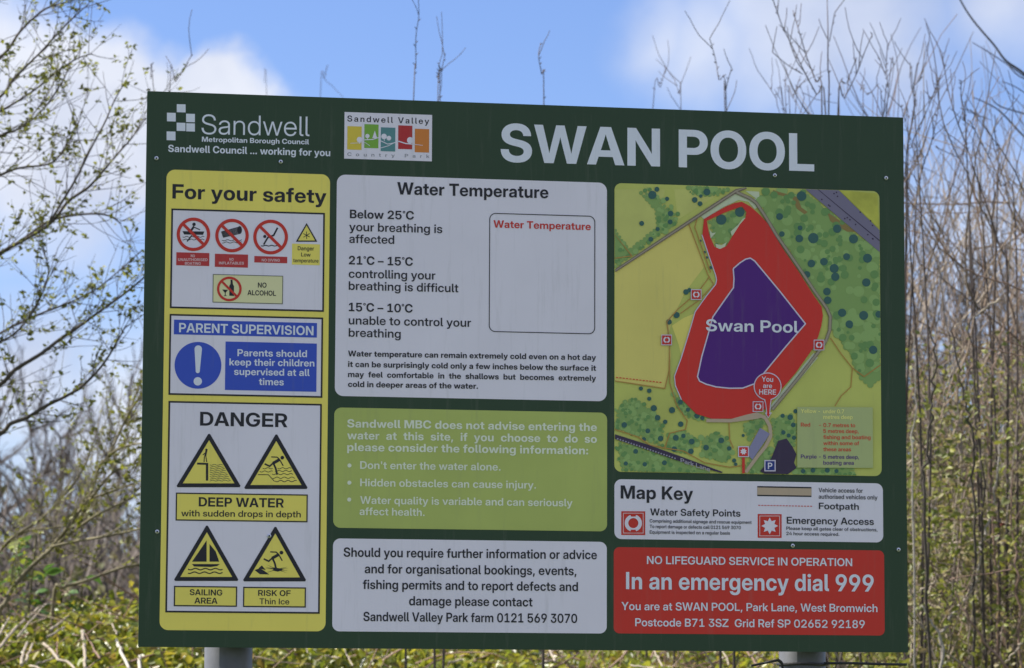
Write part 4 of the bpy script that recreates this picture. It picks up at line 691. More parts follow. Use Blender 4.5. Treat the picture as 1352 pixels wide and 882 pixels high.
s.build('deep_water_lines', mat('thin line print', (.10, .10, .05)), 4, dp)
def runner(s, dx=0, dy=0, k=1):
    f = lambda x, y: (dx+x*k, dy+y*k)
    s.circle(*f(938, 272), 15*k).line([f(915, 288), f(862, 318)], 24*k).line([f(915, 285), f(895, 268), f(848, 266)], 9*k).line([f(915, 285), f(945, 338)], 9*k)
    s.line([f(865, 315), f(835, 342), f(795, 322)], 13*k).line([f(868, 322), f(885, 360), f(896, 410)], 15*k)
s = Shape(*k7); runner(s)
s.line([(740, 410), (825, 410), (875, 465)], 6).wave(755, 860, 384, 5, 55, 5).wave(900, 1010, 358, 5, 55, 5).wave(780, 860, 358, 5, 55, 5).wave(880, 1015, 380, 5, 55, 5, 1).wave(855, 1025, 405, 5, 55, 5).wave(860, 1040, 435, 6, 60, 5, 1).wave(880, 1055, 462, 6, 60, 6)
s.build('wading_pictogram', B, 4, dp)
k8 = ((220, 685), 5.691)
s = Shape(*k8); s.add([(300, 162), (300, 322), (190, 322), (240, 250)]).add([(322, 190), (322, 322), (395, 322), (368, 245)]).add([(190, 340), (400, 340), (380, 355), (330, 362), (205, 358)])
for i, y in enumerate((378, 405)): s.wave(160, 420, y, 6, 75, 8, i*.6)
s.build('sailing_pictogram', B, 4, dp)
s = Shape(*k8); runner(s, -4, 3, .925)
s.c = []; 
g = lambda x, y: ((x-938)*.93+862, (y-272)*.93+254)
s.circle(*g(938, 272), 14).line([g(915, 288), g(862, 318)], 22).line([g(915, 285), g(895, 268), g(848, 266)], 9).line([g(915, 285), g(945, 338)], 9).line([g(865, 315), g(835, 342), g(795, 322)], 12).line([g(868, 322), g(885, 360), g(896, 410)], 14)
for a in (-170, -140, -20, -8, 12, 30, 150, 200):
    a = R(a); s.add([(825-4*math.sin(a), 380+3*math.cos(a)), (825+4*math.sin(a), 380-3*math.cos(a)), (825+95*math.cos(a), 380+55*math.sin(a))])
s.add([(800, 365), (850, 372), (880, 385), (835, 397), (800, 390)]).add([(660, 385), (700, 372), (735, 392), (770, 418), (700, 416)]).add([(690, 372), (715, 350), (745, 385)])
s.build('thin_ice_pictogram', B, 4, dp)
for c4, ls in (([(232.2, 650.2), (406.3, 653), (406, 689.6), (231.7, 687.4)], (('DEEP WATER', 262.3, 668.6, 374.6, 670.2, 12.2, 690), ('with sudden drops in depth', 239.2, 681.6, 397, 683.2, 8.4, 590))),
               ([(229.7, 773.3), (313.1, 774.5), (312.8, 801.4), (229.3, 800.3)], (('SAILING', 250.4, 785.7, 293.4, 786.4, 7.8, 650), ('AREA', 256.5, 796.8, 287.1, 797.2, 7.8, 650))),
               ([(321, 774.7), (404, 775.6), (403.6, 802.3), (320.7, 801.4)], (('RISK OF', 340.7, 786.6, 383.6, 787.1, 7.6, 650), ('Thin Ice', 342.5, 797.6, 381.9, 798.1, 7.6, 540)))):
    lp = panel('warning_label', c4, Y_, 3, sign, border=1.6)
    for t in ls: text(lp, t[0], *t[1:5], t[5], t[6], B, 4)

# ---- water temperature
wp = panel('water_temperature_panel', [(445, 230.3), (802, 241.3), (800.3, 529.5), (441.8, 523)], WH, 1, sign, r=.013)
T = lambda par, s, a, b, c, d, cap, wt=640, co=None, **k: text(par, s, a, b, c, d, cap, wt, co or B, 3, **k)
T(wp, 'Water Temperature', 524.3, 256.6, 723.9, 261.8, 16.2, 710)
T(wp, 'Below 25°C', 461.9, 288, 546.4, 290, 11.3, 680); T(wp, 'your breathing is', 461, 304.8, 583.9, 307.8, 11.3, 585); T(wp, 'affected', 461, 320.6, 520.4, 322, 11.3, 585)
T(wp, '21°C – 15°C', 460.5, 349, 545, 351, 11.3, 680); T(wp, 'controlling your', 460.3, 366.6, 574.8, 369.2, 11.3, 585); T(wp, 'breathing is difficult', 460.3, 382.6, 605, 386, 11.3, 585)
T(wp, '15°C – 10°C', 460.5, 410.8, 544.7, 412.8, 11.3, 680); T(wp, 'unable to control your', 460.3, 428.2, 621.8, 431.6, 11.3, 585); T(wp, 'breathing', 460.3, 444.4, 529, 446.2, 11.3, 585)
pj = 1.12
T(wp, 'Water temperature can remain extremely cold even on a hot day', 459.4, 470.4, 786.8, 475.6, 7.6, 740)
T(wp, 'it can be surprisingly cold only a few inches below the surface it', 459.4, 484.4, 786.8, 489.6, 7.6, 740)
T(wp, 'may feel comfortable in the shallows but becomes extremely', 459.4, 497.8, 786.8, 503, 7.6, 740, just=2.0)
T(wp, 'cold in deeper areas of the water.', 459.4, 510.8, 631, 513.4, 7.6, 740)
s = Shape(); a = rect_uv([(646, 281.2), (785.8, 284.8), (785.6, 441.5), (645.3, 438)]); bw = .0013
s.add(rr(*a, .010), raw=True); s.add(rr(a[0]+bw, a[1]+bw, a[2]-bw, a[3]-bw, .0088), True, True); s.build('reading_box', B, 3, wp)
T(wp, 'Water Temperature', 651.4, 300.4, 780, 303.9, 9.8, 690, RD)
# ---- advice
ap = panel('advice_panel', [(441.6, 537.5), (802, 545.3), (801, 701.8), (439.6, 696.5)], INK['olive'], 1, sign, r=.011)
AT = INK['advice text']
T(ap, 'Sandwell MBC does not advise entering the', 458.3, 564.3, 788, 569.3, 10.8, 740, AT)
T(ap, 'water at this site, if you choose to do so', 458.3, 580, 788, 584.8, 10.8, 740, AT, just=2.1)
T(ap, 'please consider the following information:', 458.3, 595.4, 776.5, 600, 10.8, 740, AT)
for x, y in ((461.3, 614.6), (461.2, 637.3), (461.0, 659.6)): Shape().circle(x, y, 2.7, n=16).build('bullet', AT, 3, ap)
T(ap, "Don't enter the water alone.", 475.4, 619, 660.8, 621.4, 10.2, 640, AT); T(ap, 'Hidden obstacles can cause injury.', 475.4, 642, 707.6, 645.2, 10.2, 640, AT)
T(ap, 'Water quality is variable and can seriously', 475.4, 665.2, 755.8, 668.8, 10.2, 640, AT); T(ap, 'affect health.', 474.6, 680, 560.6, 681.4, 10.2, 640, AT)
# ---- contact
cp = panel('contact_panel', [(439.7, 711), (801.2, 715.3), (801, 836.4), (438.6, 833.6)], WH, 1, sign, r=.011)
for t in (('Should you require further information or advice', 453.6, 735, 788, 738.4), ('and for organisational bookings, events,', 481.5, 756.8, 761, 759.6), ('fishing permits and to report defects and', 479, 777.6, 763, 780.6), ('damage please contact', 540, 799.2, 702.9, 800.8), ('Sandwell Valley Park farm 0121 569 3070', 479.7, 820, 762, 822.6)):
    T(cp, t[0], *t[1:], 12.2, 640)
# ---- map key
kp = panel('map_key_panel', [(811.3, 632.3), (1165.3, 638.5), (1166.4, 716.6), (811, 711.2)], WH, 1, sign, r=.011)
T(kp, 'Map Key', 819.4, 658.2, 915, 660.4, 17.4, 710); T(kp, 'Water Safety Points', 858.3, 680.4, 977.5, 682.2, 9.2, 640)
T(kp, 'Comprising additional signage and rescue equipment', 857.7, 689.8, 992.2, 691.8, 4.4, 590); T(kp, 'To report damage or defects call 0121 569 3070', 857.7, 697.2, 978, 698.8, 4.4, 590); T(kp, 'Equipment is inspected on a regular basis', 857.7, 704.6, 963.7, 706, 4.4, 590)
T(kp, 'Vehicle access for', 1080.7, 649.8, 1139, 650.8, 5.8, 585); T(kp, 'authorised vehicles only', 1080.7, 658.4, 1158.4, 659.6, 5.8, 585); T(kp, 'Footpath', 1081, 672.2, 1133.8, 673.2, 8.6, 640)
T(kp, 'Emergency Access', 1038.6, 691.4, 1153.7, 693.2, 9.2, 640); T(kp, 'Please keep all gates clear of obstructions,', 1038, 699.6, 1158.4, 701.6, 4.4, 590); T(kp, '24 hour access required.', 1038, 706.4, 1108, 707.6, 4.4, 590)
Shape().add([(999.7, 641.7), (1071.3, 643), (1071.3, 656.2), (999.7, 655)]).build('vehicle_access_swatch', B, 2, kp)
Shape().add([(999.7, 643.6), (1071.3, 644.9), (1071.3, 654.4), (999.7, 653.2)]).build('vehicle_access_fill', INK['tan'], 3, kp)
s = Shape()
for i in range(18): s.add([(1001+i*4.03, 666.6+i*.075), (1003.6+i*4.03, 666.6+i*.075), (1003.6+i*4.03, 667.7+i*.075), (1001+i*4.03, 667.7+i*.075)])
s.build('footpath_dashes', RD, 3, kp)
def safety_icon(par, x, y, h, lay, star=False):
    s = Shape(); s.add([(x-h, y-h), (x+h, y-h+.2), (x+h, y+h), (x-h, y+h-.2)]); s.build('icon_frame', RD, lay, par)
    if h > 10:
        s = Shape(); s.add([(x-h*.86, y-h*.86), (x+h*.86, y-h*.86), (x+h*.86, y+h*.86), (x-h*.86, y+h*.86)]); s.add([(x-h*.80, y-h*.80), (x+h*.80, y-h*.80), (x+h*.80, y+h*.80), (x-h*.80, y+h*.80)], True); s.build('icon_line', INK['pinkish'], lay+1, par)
    if star:
        Shape().add([(x+h*(.70 if i % 2 == 0 else .42)*math.sin(math.pi*i/8), y-h*(.70 if i % 2 == 0 else .42)*math.cos(math.pi*i/8)) for i in range(16)]).build('icon_star', WH, lay+1.5, par)
    else:
        s = Shape(); s.ring(x, y, h*.72, h*.30); s.build('icon_ring', WH, lay+1.5, par)
        s = Shape()
        s.add([(x-h*.26, y-h*.8), (x+h*.26, y-h*.8), (x+h*.2, y-h*.55), (x-h*.2, y-h*.55)]).add([(x-h*.26, y+h*.8), (x+h*.26, y+h*.8), (x+h*.2, y+h*.55), (x-h*.2, y+h*.55)])
        s.build('icon_gap', RD, lay+2.2, par)
safety_icon(kp, 836, 690.7, 15.8, 2); safety_icon(kp, 1016.1, 694.4, 15.8, 2, True)
# ---- emergency
ep = panel('emergency_panel', [(810.5, 722.3), (1167, 726.8), (1168.3, 839.2), (810, 836.2)], RD, 1, sign, r=.009)
T(ep, 'NO LIFEGUARD SERVICE IN OPERATION', 854, 744.6, 1125, 747.6, 10.4, 590, PA); T(ep, 'In an emergency dial 999', 826.4, 777.8, 1153.5, 781.2, 22.6, 690, PA)
T(ep, 'You are at SWAN POOL, Park Lane, West Bromwich', 820.3, 805.4, 1158.4, 808.2, 10.6, 585, PA); T(ep, 'Postcode B71 3SZ  Grid Ref SP 02652 92189', 838.5, 826.8, 1141.7, 829.4, 10.6, 585, PA)
# ---- the map
rng = random.Random(7)
mp = panel('map_panel', [(811.3, 241.8), (1161.2, 252.2), (1163.8, 629.3), (811, 622.2)], INK['map green'], 1, sign, r=.011)
MU = rect_uv([(811.3, 241.8), (1161.2, 252.2), (1163.8, 629.3), (811, 622.2)])
class MapShape(Shape):
    """clipped to the map sheet by dropping or squeezing what runs over the edge"""
    def build(s, name, colr, layer, parent):
        cl = []
        for c in s.c:
            c = [(min(max(u, MU[0]+.0006), MU[2]-.0006), min(max(v, MU[1]+.0006), MU[3]-.0006)) for u, v in c]
            r_ = .011
            o = []
            for u, v in c:           # keep inside the rounded corners
                for cx, sx in ((MU[0]+r_, -1), (MU[2]-r_, 1)):
                    for cy, sy in ((MU[1]+r_, -1), (MU[3]-r_, 1)):
                        if (u-cx)*sx > 0 and (v-cy)*sy > 0:
                            d = math.hypot(u-cx, v-cy)
                            if d > r_-.0004: u, v = cx+(u-cx)/d*(r_-.0004), cy+(v-cy)/d*(r_-.0004)
                o.append((u, v))
            ar = abs(sum(o[i][0]*o[(i+1) % len(o)][1]-o[(i+1) % len(o)][0]*o[i][1] for i in range(len(o))))
            if ar > 1e-8: cl.append(o)
        s.c = cl
        return Shape.build(s, name, colr, layer, parent)
def ms(): return MapShape()
ms().add([(811, 358), (909, 295.5), (930, 352), (905, 385), (888, 420), (883, 440), (886, 470), (878, 513), (811, 503)]).build('map_field', INK['field'], 2, mp)
ms().add([(811, 250), (811, 341), (836, 334), (868, 306), (878, 250)]).add([(890, 250), (895, 290), (940, 262), (960, 249)]).build('map_meadow', mat('meadow print', (.57, .58, .15), .5, var=.08), 2, mp)
ms().add([(887, 430), (902, 420), (918.5, 413), (906, 448), (900, 473), (896, 455)]).build('map_beach', INK['beach'], 2, mp)
ms().add([(923.6, 283.8), (950, 268), (972.3, 255), (992, 264), (998, 262), (984, 252), (1002, 253), (1004, 272), (996, 276), (988, 266.5), (975, 264), (955, 273.5), (929, 289.4)]).build('map_verge', INK['pale green'], 3, mp)
ms().add([(1074, 466), (1080, 472), (1054, 503), (1020, 541), (1014, 540), (1036, 512)]).build('map_shore', INK['pale green'], 3, mp)
# woods
woods = [[(999, 252), (1064, 250), (1110, 290), (1163, 331), (1163, 505), (1152, 515), (1140, 505), (1131, 484), (1127, 470), (1118, 462), (1110, 442), (1100, 436), (1096, 418), (1090, 402), (1040, 322), (1008, 282)],
 [(811, 541), (822, 527), (838, 523), (868, 548), (880, 572), (874, 592), (850, 580), (811, 566)], [(811, 582), (850, 594), (905, 612), (946, 628), (815, 622)],
 [(880, 573), (905, 567), (925, 585), (905, 600), (880, 592)], [(925, 578), (945, 570), (960, 578), (968, 600), (960, 612), (925, 602)], [(888, 520), (900, 530), (925, 546), (932, 556), (910, 552), (893, 537)],
 [(1018, 552), (1045, 545), (1052, 560), (1050, 590), (1035, 600), (1022, 590)], [(1045, 618), (1090, 617), (1130, 618), (1130, 628), (1045, 628)], [(980, 562), (1003, 550), (1012, 558), (1000, 566), (988, 582)],
 [(1000, 600), (1018, 590), (1022, 618), (992, 627), (985, 612)], [(845, 247), (862, 250), (895, 280), (898, 292), (860, 318), (836, 336), (811, 355), (811, 345), (835, 330), (870, 300), (868, 272)], [(811, 300), (835, 335), (815, 348), (811, 340)],
 [(905, 247), (965, 250), (950, 258), (912, 256)], [(934, 292), (980, 274), (983, 287), (966, 308), (957, 324), (946, 326), (938, 309)]]
s = ms()
for i, wd in enumerate(woods):
    cx_ = sum(p[0] for p in wd)/len(wd); cy_ = sum(p[1] for p in wd)/len(wd); kk = .96 if i == 0 else .82
    s.add([(cx_+(x-cx_)*kk, cy_+(y-cy_)*kk) for x, y in wd])
    for (x0, y0), (x1, y1) in zip(wd, wd[1:]+wd[:1]):
        n = max(1, int(math.hypot(x1-x0, y1-y0)/6)); q = .94 if i == 0 else .86
        for j in range(n):
            x, y = x0+(x1-x0)*j/n, y0+(y1-y0)*j/n; s.circle(cx_+(x-cx_)*q, cy_+(y-cy_)*q, rng.uniform(2.5, 5) if i == 0 else rng.uniform(1.8, 3.6), n=10)
s.build('map_woodland', INK['wood green'], 4, mp)
def inside(p, poly):
    c = False
    for i in range(len(poly)):
        (x0, y0), (x1, y1) = poly[i-1], poly[i]
        if (y0 > p[1]) != (y1 > p[1]) and p[0] < (x1-x0)*(p[1]-y0)/(y1-y0)+x0: c = not c
    return c
def scatter(poly, n, r0, r1):
    xs = [p[0] for p in poly]; ys = [p[1] for p in poly]; o = []
    for _ in range(n*30):
        if len(o) >= n: break
        p = (rng.uniform(min(xs), max(xs)), rng.uniform(min(ys), max(ys)))
        if inside(p, poly): o.append((*p, rng.uniform(r0, r1)))
    return o
cnt = [130, 60, 44, 24, 26, 20, 18, 14, 12, 12, 36, 5, 12, 14]
for nm, colr, lay, f, rr0, rr1 in (('map_light_trees', INK['tree light'], 4.8, .8, 2, 7), ('map_trees', INK['tree mid'], 5.6, .7, 1.6, 5), ('map_dark_trees', INK['tree dark'], 6.4, .32, 2.2, 3.8)):
    s = ms()
    for i, wd in enumerate(woods):
        big = 1.15 if i in (0,) else (.62 if i not in (13,) else .8)
        for x, y, r in scatter(wd, max(1, int(cnt[i]*f)), rr0, rr1): s.circle(x, y, r*big, n=14)
    if nm == 'map_dark_trees':
        s.c = []
        for x, y, r in ((1029, 286, 5), (1058, 259, 7), (1073.5, 314.5, 7.5), (1055, 315, 5.5), (1056, 301, 3.5), (1032, 309, 4), (1105, 302, 6), (1126.5, 315.5, 6.5), (1117.5, 339, 5), (1145, 341, 6.5), (1087.5, 345.5, 5.5), (1071, 348, 5.5), (1101, 354.5, 6.5), (1102.5, 365.5, 6), (1065, 362.5, 5), (1143.5, 373, 6), (1091.5, 385, 5.5), (1092.5, 396.5, 5.5), (1111.5, 413, 6), (1140, 416.5, 6.5), (1121, 428, 5.5), (1160, 415, 5), (1122, 430, 4), (1152.5, 462, 6),
                        (861, 257.5, 6), (867, 250, 3.5), (880.5, 262.5, 3), (885, 282, 4), (884.5, 293, 3.5), (868, 302.5, 3), (859, 316, 3.5), (847, 295, 3.5), (933, 253.5, 5), (917, 264, 4), (924, 269, 3.5), (925, 259, 2.5), (952, 290, 7.5), (976.5, 280, 7), (924.5, 318, 1.8), (930, 333, 2), (933, 340, 1.8), (938, 353.5, 2.4),
                        (846, 513, 3), (857, 516, 3.3), (857, 526.5, 3), (863, 539, 4.5), (887, 541.5, 4.5), (868, 551.5, 4), (878, 557, 3.2), (898.5, 560, 4), (824, 561, 4), (855, 569, 3.5), (850, 580, 3), (872, 579, 4), (892, 578, 4.2), (902, 575.5, 3.2), (913, 583, 4.2), (890, 593, 4), (912, 596, 4), (952, 581.5, 4.2), (962.5, 592, 3.2), (932, 591, 4), (877, 611, 3.5), (839, 596, 3.5), (826, 612, 3), (851, 613, 3.2), (898, 531, 3.6), (908, 541, 3), (920, 549, 4), (927, 552, 3),
                        (1033, 549, 3), (1043, 551, 4), (1050, 543, 3), (1047, 561, 3.4), (1034, 571, 3.2), (1041, 575, 3), (1048, 578, 3), (1073, 621, 3.4), (1092, 621, 3.6), (1104, 622, 3), (1060, 622, 3.2), (981, 575, 2.2), (969, 608, 3), (971, 613, 2.5), (905.5, 385.5, 4), (910, 383, 3), (893, 416, 4.5), (883, 425, 4)):
            s.circle(x, y, r*.92, n=16)
    tag(s.build(nm, colr, lay, mp), kind='stuff')
s = ms(); s.add([(1020, 251), (1052, 260), (1058, 274), (1066, 280), (1062, 283), (1052, 276), (1046, 262), (1022, 256)]).add([(1092, 280), (1130, 306), (1118, 306), (1096, 292)]); s.build('map_earth', INK['brown'], 5.3, mp)
ms().add([(1108, 250), (1163, 250), (1163, 303)]).build('map_corner_field', mat('corner field print', (.50, .50, .06), .5, var=.25, scale=30), 4, mp)
ms().add([(1063, 248), (1107, 250), (1163, 304), (1163, 333)]).build('map_motorway', INK['road violet'], 7, mp)
s = ms(); s.line([(1079.8, 249), (1163, 318)], 2.0)
for i in range(16):
    t = rng.uniform(.05, .95); k = rng.choice((-12, -8, 9, 13)); x, y = 1083+77*t+k*.5, 250+64*t-k*.6; s.circle(x, y, 1.1, n=8)
s.build('map_motorway_marks', INK['dark violet'], 8, mp)
# water
lake = [(929, 289.4), (945, 280), (958.7, 272.4), (970, 268), (979, 266.6), (990, 272.5), (1003, 284), (1014, 296.2), (1023, 312), (1034.4, 330.2), (1054.8, 360), (1073, 389), (1084.3, 405), (1086, 417), (1084, 430), (1080, 444), (1073, 460), (1049.8, 492.8), (1021.9, 525), (1012.6, 539), (994, 547), (980, 551), (965, 552.8), (939.5, 553), (918.6, 546.5), (900, 527.7), (892, 509), (890.7, 497), (900, 471.9), (912.8, 430), (918, 411.9), (933, 391), (945, 376), (946.5, 370), (945, 363), (936, 337), (927, 309.8)]
s = ms(); s.line(lake[25:36]+[lake[36]], 2.6); s.line([(914, 430), (900, 472)], 3.4); s.build('map_shoreline', INK['lilac'], 8.4, mp)
isl = [(932.7, 291.7), (956, 281), (979, 272.5), (985, 280), (983.7, 288), (976, 297), (967.8, 310), (958.7, 325), (950, 329), (943, 326), (936, 310)]
s = ms(); s.add(lake); s.add(isl, True); s.build('map_red_water', INK['map red'], 9.2, mp)
s = ms(); s.add([(980, 289), (985, 287), (976, 300), (966, 312), (964, 306), (974, 297)]).add([(944, 322), (952, 324), (959, 320), (956, 328), (946, 329)]).add([(936, 303), (940, 308), (945, 307), (938, 315)]); s.build('map_island_sand', INK['pale green'], 8.6, mp)
pur = [(967.5, 355), (976, 347.5), (984, 342.3), (990.2, 341), (996, 345), (1030, 386), (1062.8, 427.7), (1035, 460), (1008, 492.8), (1003, 501), (996, 506.7), (980, 512.6), (962.8, 512.8), (945, 511), (932, 507.5), (923, 503.3), (920.4, 497.4), (926, 471), (933.7, 444), (940.6, 418.7), (955, 398), (967.8, 380), (968.5, 368)]
ms().add(pur).build('map_purple_water', INK['purple'], 10.8, mp)
s = ms(); s.line(pur+[pur[0]], 1.7); s.build('map_purple_outline', INK['lilac'], 11.6, mp)
text(mp, 'Swan Pool', 931.5, 437.3, 1053, 439.6, 15.6, 640, INK['pale'], 12.6)
# paths and roads
s = ms(); s.line([(811, 357.5), (912, 291.5), (972, 252), (985, 247)], 4.6); s.line([(972, 254), (990, 262), (998, 268), (1011.7, 288.5), (1025, 311), (1055, 354.5), (1075, 384.7), (1091, 407), (1095.8, 418), (1095, 436), (1090, 450), (1082.3, 462), (1052, 501), (1019, 541)], 4.4)
s.build('map_road_edge', INK['path edge'], 9.9, mp)
s = ms(); s.line([(811, 357.5), (912, 291.5), (972, 252), (985, 247)], 2.0); s.line([(972, 254), (990, 262), (998, 268), (1011.7, 288.5), (1025, 311), (1055, 354.5), (1075, 384.7), (1091, 407), (1095.8, 418), (1095, 436), (1090, 450), (1082.3, 462), (1052, 501), (1019, 541)], 2.8)
s.build('map_road', INK['path'], 10.7, mp)
s = ms(); s.line([(932, 555.3), (965, 555.6), (985, 550), (999, 546.8), (1010, 552), (1016, 563), (1017, 576), (1010, 590), (1000, 602), (984, 624)], 4.6); s.add([(966, 553), (994, 545.5), (1012, 549), (1000, 553), (968, 557.5)]); s.build('map_access_road', INK['tan'], 9.9, mp)
ms().add([(1003, 565), (1016, 573), (993, 607), (984.5, 599)]).build('map_car_park', mat('car park print', (.26, .25, .40), .5, var=.03), 11, mp)
ms().add([(1027, 582), (1038, 579), (1046, 590), (1051, 600), (1048, 611), (1051, 618), (1040, 627.5), (1009, 627.5), (1003, 622), (1018, 605)]).build('map_pond', INK['dark violet'], 9, mp)
s = ms()
for pl in ([(909, 296), (934, 362), (942, 376), (922, 397), (898, 414)], [(921, 285), (917, 300), (938, 360)], [(936, 366), (922, 385), (895, 408), (880, 425), (884, 452), (883, 490), (877.5, 513)], [(1096, 446), (1110, 467), (1125, 486), (1123, 511), (1110, 523), (1102, 536)],
           [(1125, 486), (1140.5, 497.4), (1162, 482)], [(811, 567), (842, 577), (858, 588), (880, 592), (902, 595.5), (930, 611), (963, 617), (984, 614)], [(883.7, 465), (884, 506), (893, 534.7), (907, 555.6), (904.7, 567), (884, 572), (876.7, 592.8)], [(811, 503), (878, 513)], [(811, 341), (834, 338), (811, 310)], [(962, 556), (963, 580), (968, 592)]):
    s.line(pl, 1.3)
s.build('map_footpaths', INK['track'], 8.2, mp)
s = ms()
for i in range(14): s.line([(813+i*4.4, 498.3+i*.5), (815.8+i*4.4, 498.6+i*.5)], 1.2)
s.build('map_dashed_path', INK['map red'], 8.2, mp)
s = ms(); s.line([(810, 576.6), (850, 589), (895, 605), (953, 626.5)], 6.6); s.build('map_railway', INK['dark violet'], 10.4, mp)
s = ms()
for i in range(22): s.circle(815+i*3.6, 579.6+i*1.22, 1.2, n=6)
s.build('map_railway_sleepers', mat('sleeper print', (.32, .31, .38), .5), 11.2, mp)
text(mp, 'Park Lane', 898, 610.4, 937, 623.0, 5.6, 560, mat('lane name print', (.42, .40, .46), .5), 12)
# markers
for x, y in ((918.6, 389.2), (879.6, 449), (1080.7, 455.7), (1000.2, 537)):
    ms().add([(x-7, y-7), (x+7, y-7), (x+7, y+7), (x-7, y+7)]).build('marker_frame', INK['lilac'], 12.2, mp)
    safety_icon(mp, x, y, 6, 13)
ms().add([(973.8, 589.2), (988.2, 589.2), (988.2, 603.6), (973.8, 603.6)]).build('marker_frame', INK['lilac'], 12.2, mp)
ms().add([(975.2, 590.6), (986.8, 590.6), (986.8, 602.4), (975.2, 602.4)]).add([(979.2, 604), (982.8, 604), (982.8, 627), (979.2, 627)]).build('emergency_marker', INK['map red'], 12.8, mp)
Shape().add([(981+(4.6 if i % 2 else 3)*math.sin(math.pi*i/8), 596.3+(4.6 if i % 2 else 3)*math.cos(math.pi*i/8)) for i in range(16)]).build('marker_star', WH, 13.4, mp)
ms().add([(1008.5, 607.5), (1023.5, 607.5), (1023.5, 622.5), (1008.5, 622.5)]).build('parking_frame', INK['lilac'], 12.2, mp)
ms().add([(1010, 609), (1022, 609), (1022, 621), (1010, 621)]).build('parking_sign', INK['navy'], 13, mp)
text(mp, 'P', 1013.2, 619.2, 1019, 619.3, 8.2, 640, WH, 14)
s = ms(); s.circle(1012.8, 510.4, 18.4, n=40).add([(1007.5, 526), (1018.3, 526), (1017, 534), (1016.2, 545), (1018.5, 545), (1013.6, 552.5), (1009, 545), (1011, 545), (1010, 534)]); s.build('pin_outline', INK['lilac'], 12.6, mp)
s = ms(); s.circle(1012.8, 510.4, 17.1, n=40).add([(1009, 525), (1017, 525), (1016, 534), (1015, 547), (1016.6, 546.5), (1013.6, 551), (1011.2, 546.5), (1012.3, 547), (1011, 534)]); s.build('pin', INK['map red'], 13.4, mp)
for t, a, b, c, d, h in (('You', 1005, 504, 1020, 504.4, 6.8), ('are', 1006.8, 512.4, 1018.6, 512.6, 6.2), ('HERE', 1001.6, 521, 1024, 521.4, 6.8)): text(mp, t, a, b, c, d, h, 560, PA, 14.6)
s = ms(); s.add([(1052, 537.5), (1151.5, 538), (1152, 618), (1052, 617.5)]); s.build('map_legend', INK['legend green'], 12, mp)
g_ = INK['map red']; pu = INK['purple']; yl = INK['legend yellow']
for t, a, b, c, cc in (('Yellow -', 1056.7, 545.4, 1082, yl), ('under 0.7', 1086.3, 545.8, 1113.7, yl), ('metres deep', 1086.3, 553.2, 1125, yl), ('Red', 1056.7, 563.4, 1069, g_), ('-', 1081, 563.8, 1083, g_), ('0.7 metres to', 1086.3, 564, 1128.4, g_), ('5 metres deep,', 1086.3, 571.8, 1133, g_),
                       ('fishing and boating', 1086.3, 579.8, 1148.6, g_), ('within some of', 1086.3, 587.8, 1133.5, g_), ('these areas', 1086.3, 595.8, 1123, g_), ('Purple -', 1056.7, 605.4, 1083, pu), ('5 metres deep,', 1086.3, 605.8, 1133.4, pu), ('boating area', 1086.3, 613.6, 1126.5, pu)):
    text(mp, t, a, b, c, b+(c-a)*.006, 5.2, 600, cc, 13.2)

# ---- screws, rails and posts
for x, y in ((206.4, 209), (370.5, 213.6), (1022.6, 231.6), (1169.6, 235.2), (207.4, 702), (355.3, 707.6), (1046.3, 720.6), (1186, 725.7)):
    u, v = P(x, y); m_ = MB(); n = 14; rad = .0034
    m_.v = [(u-SW/2+rad*math.cos(2*math.pi*i/n), -.0003, v+rad*math.sin(2*math.pi*i/n)) for i in range(n)]+[(u-SW/2+rad*.86*math.cos(2*math.pi*i/n), -.0026, v+rad*.86*math.sin(2*math.pi*i/n)) for i in range(n)]+\
           [(u-SW/2+rad*.42*math.cos(2*math.pi*i/n), -.0030, v+rad*.42*math.sin(2*math.pi*i/n)) for i in range(n)]+[(u-SW/2+rad*.36*math.cos(2*math.pi*i/n), -.0010, v+rad*.36*math.sin(2*math.pi*i/n)) for i in range(n)]
    for k in range(3): m_.f += [(k*n+i, k*n+(i+1) % n, (k+1)*n+(i+1) % n, (k+1)*n+i) for i in range(n)]
    sc_ = m_.build('screw', steel, sign)
    q = MB(); q.v = [(u-SW/2+rad*.36*math.cos(2*math.pi*i/n), -.0011, v+rad*.36*math.sin(2*math.pi*i/n)) for i in range(n)]; q.f = [tuple(range(n))]
    q.build('screw_recess', B, sc_)
for v in (.20, .68):
    m_ = MB(); m_.box(-SW/2+.03, SW/2-.03, .0042, .0282, v-.02, v+.02); m_.box(-SW/2+.03, SW/2-.03, .0284, .0304, v-.032, v+.032); m_.build('rail', alu, sign)
PR = .0365
for px in (307.3, 1074.5):
    u = P(px, 850)[0]-SW/2
    m_ = MB(); m_.tube([(u, .030+.004+PR, SH-.05), (u, .034+PR, -.3), (u, .034+PR, -ZB-.2)], PR, PR, 40)
    po = m_.build('post', galv, sign, smooth=False)
    for p_ in po.data.polygons:
        if len(p_.vertices) == 4: p_.use_smooth = True
    for v in (.20, .68):
        m_ = MB(); m_.tube([(u, .034+PR, v-.018), (u, .034+PR, v+.018)], PR+.0025, PR+.0025, 40); m_.build('clamp', steel, po)

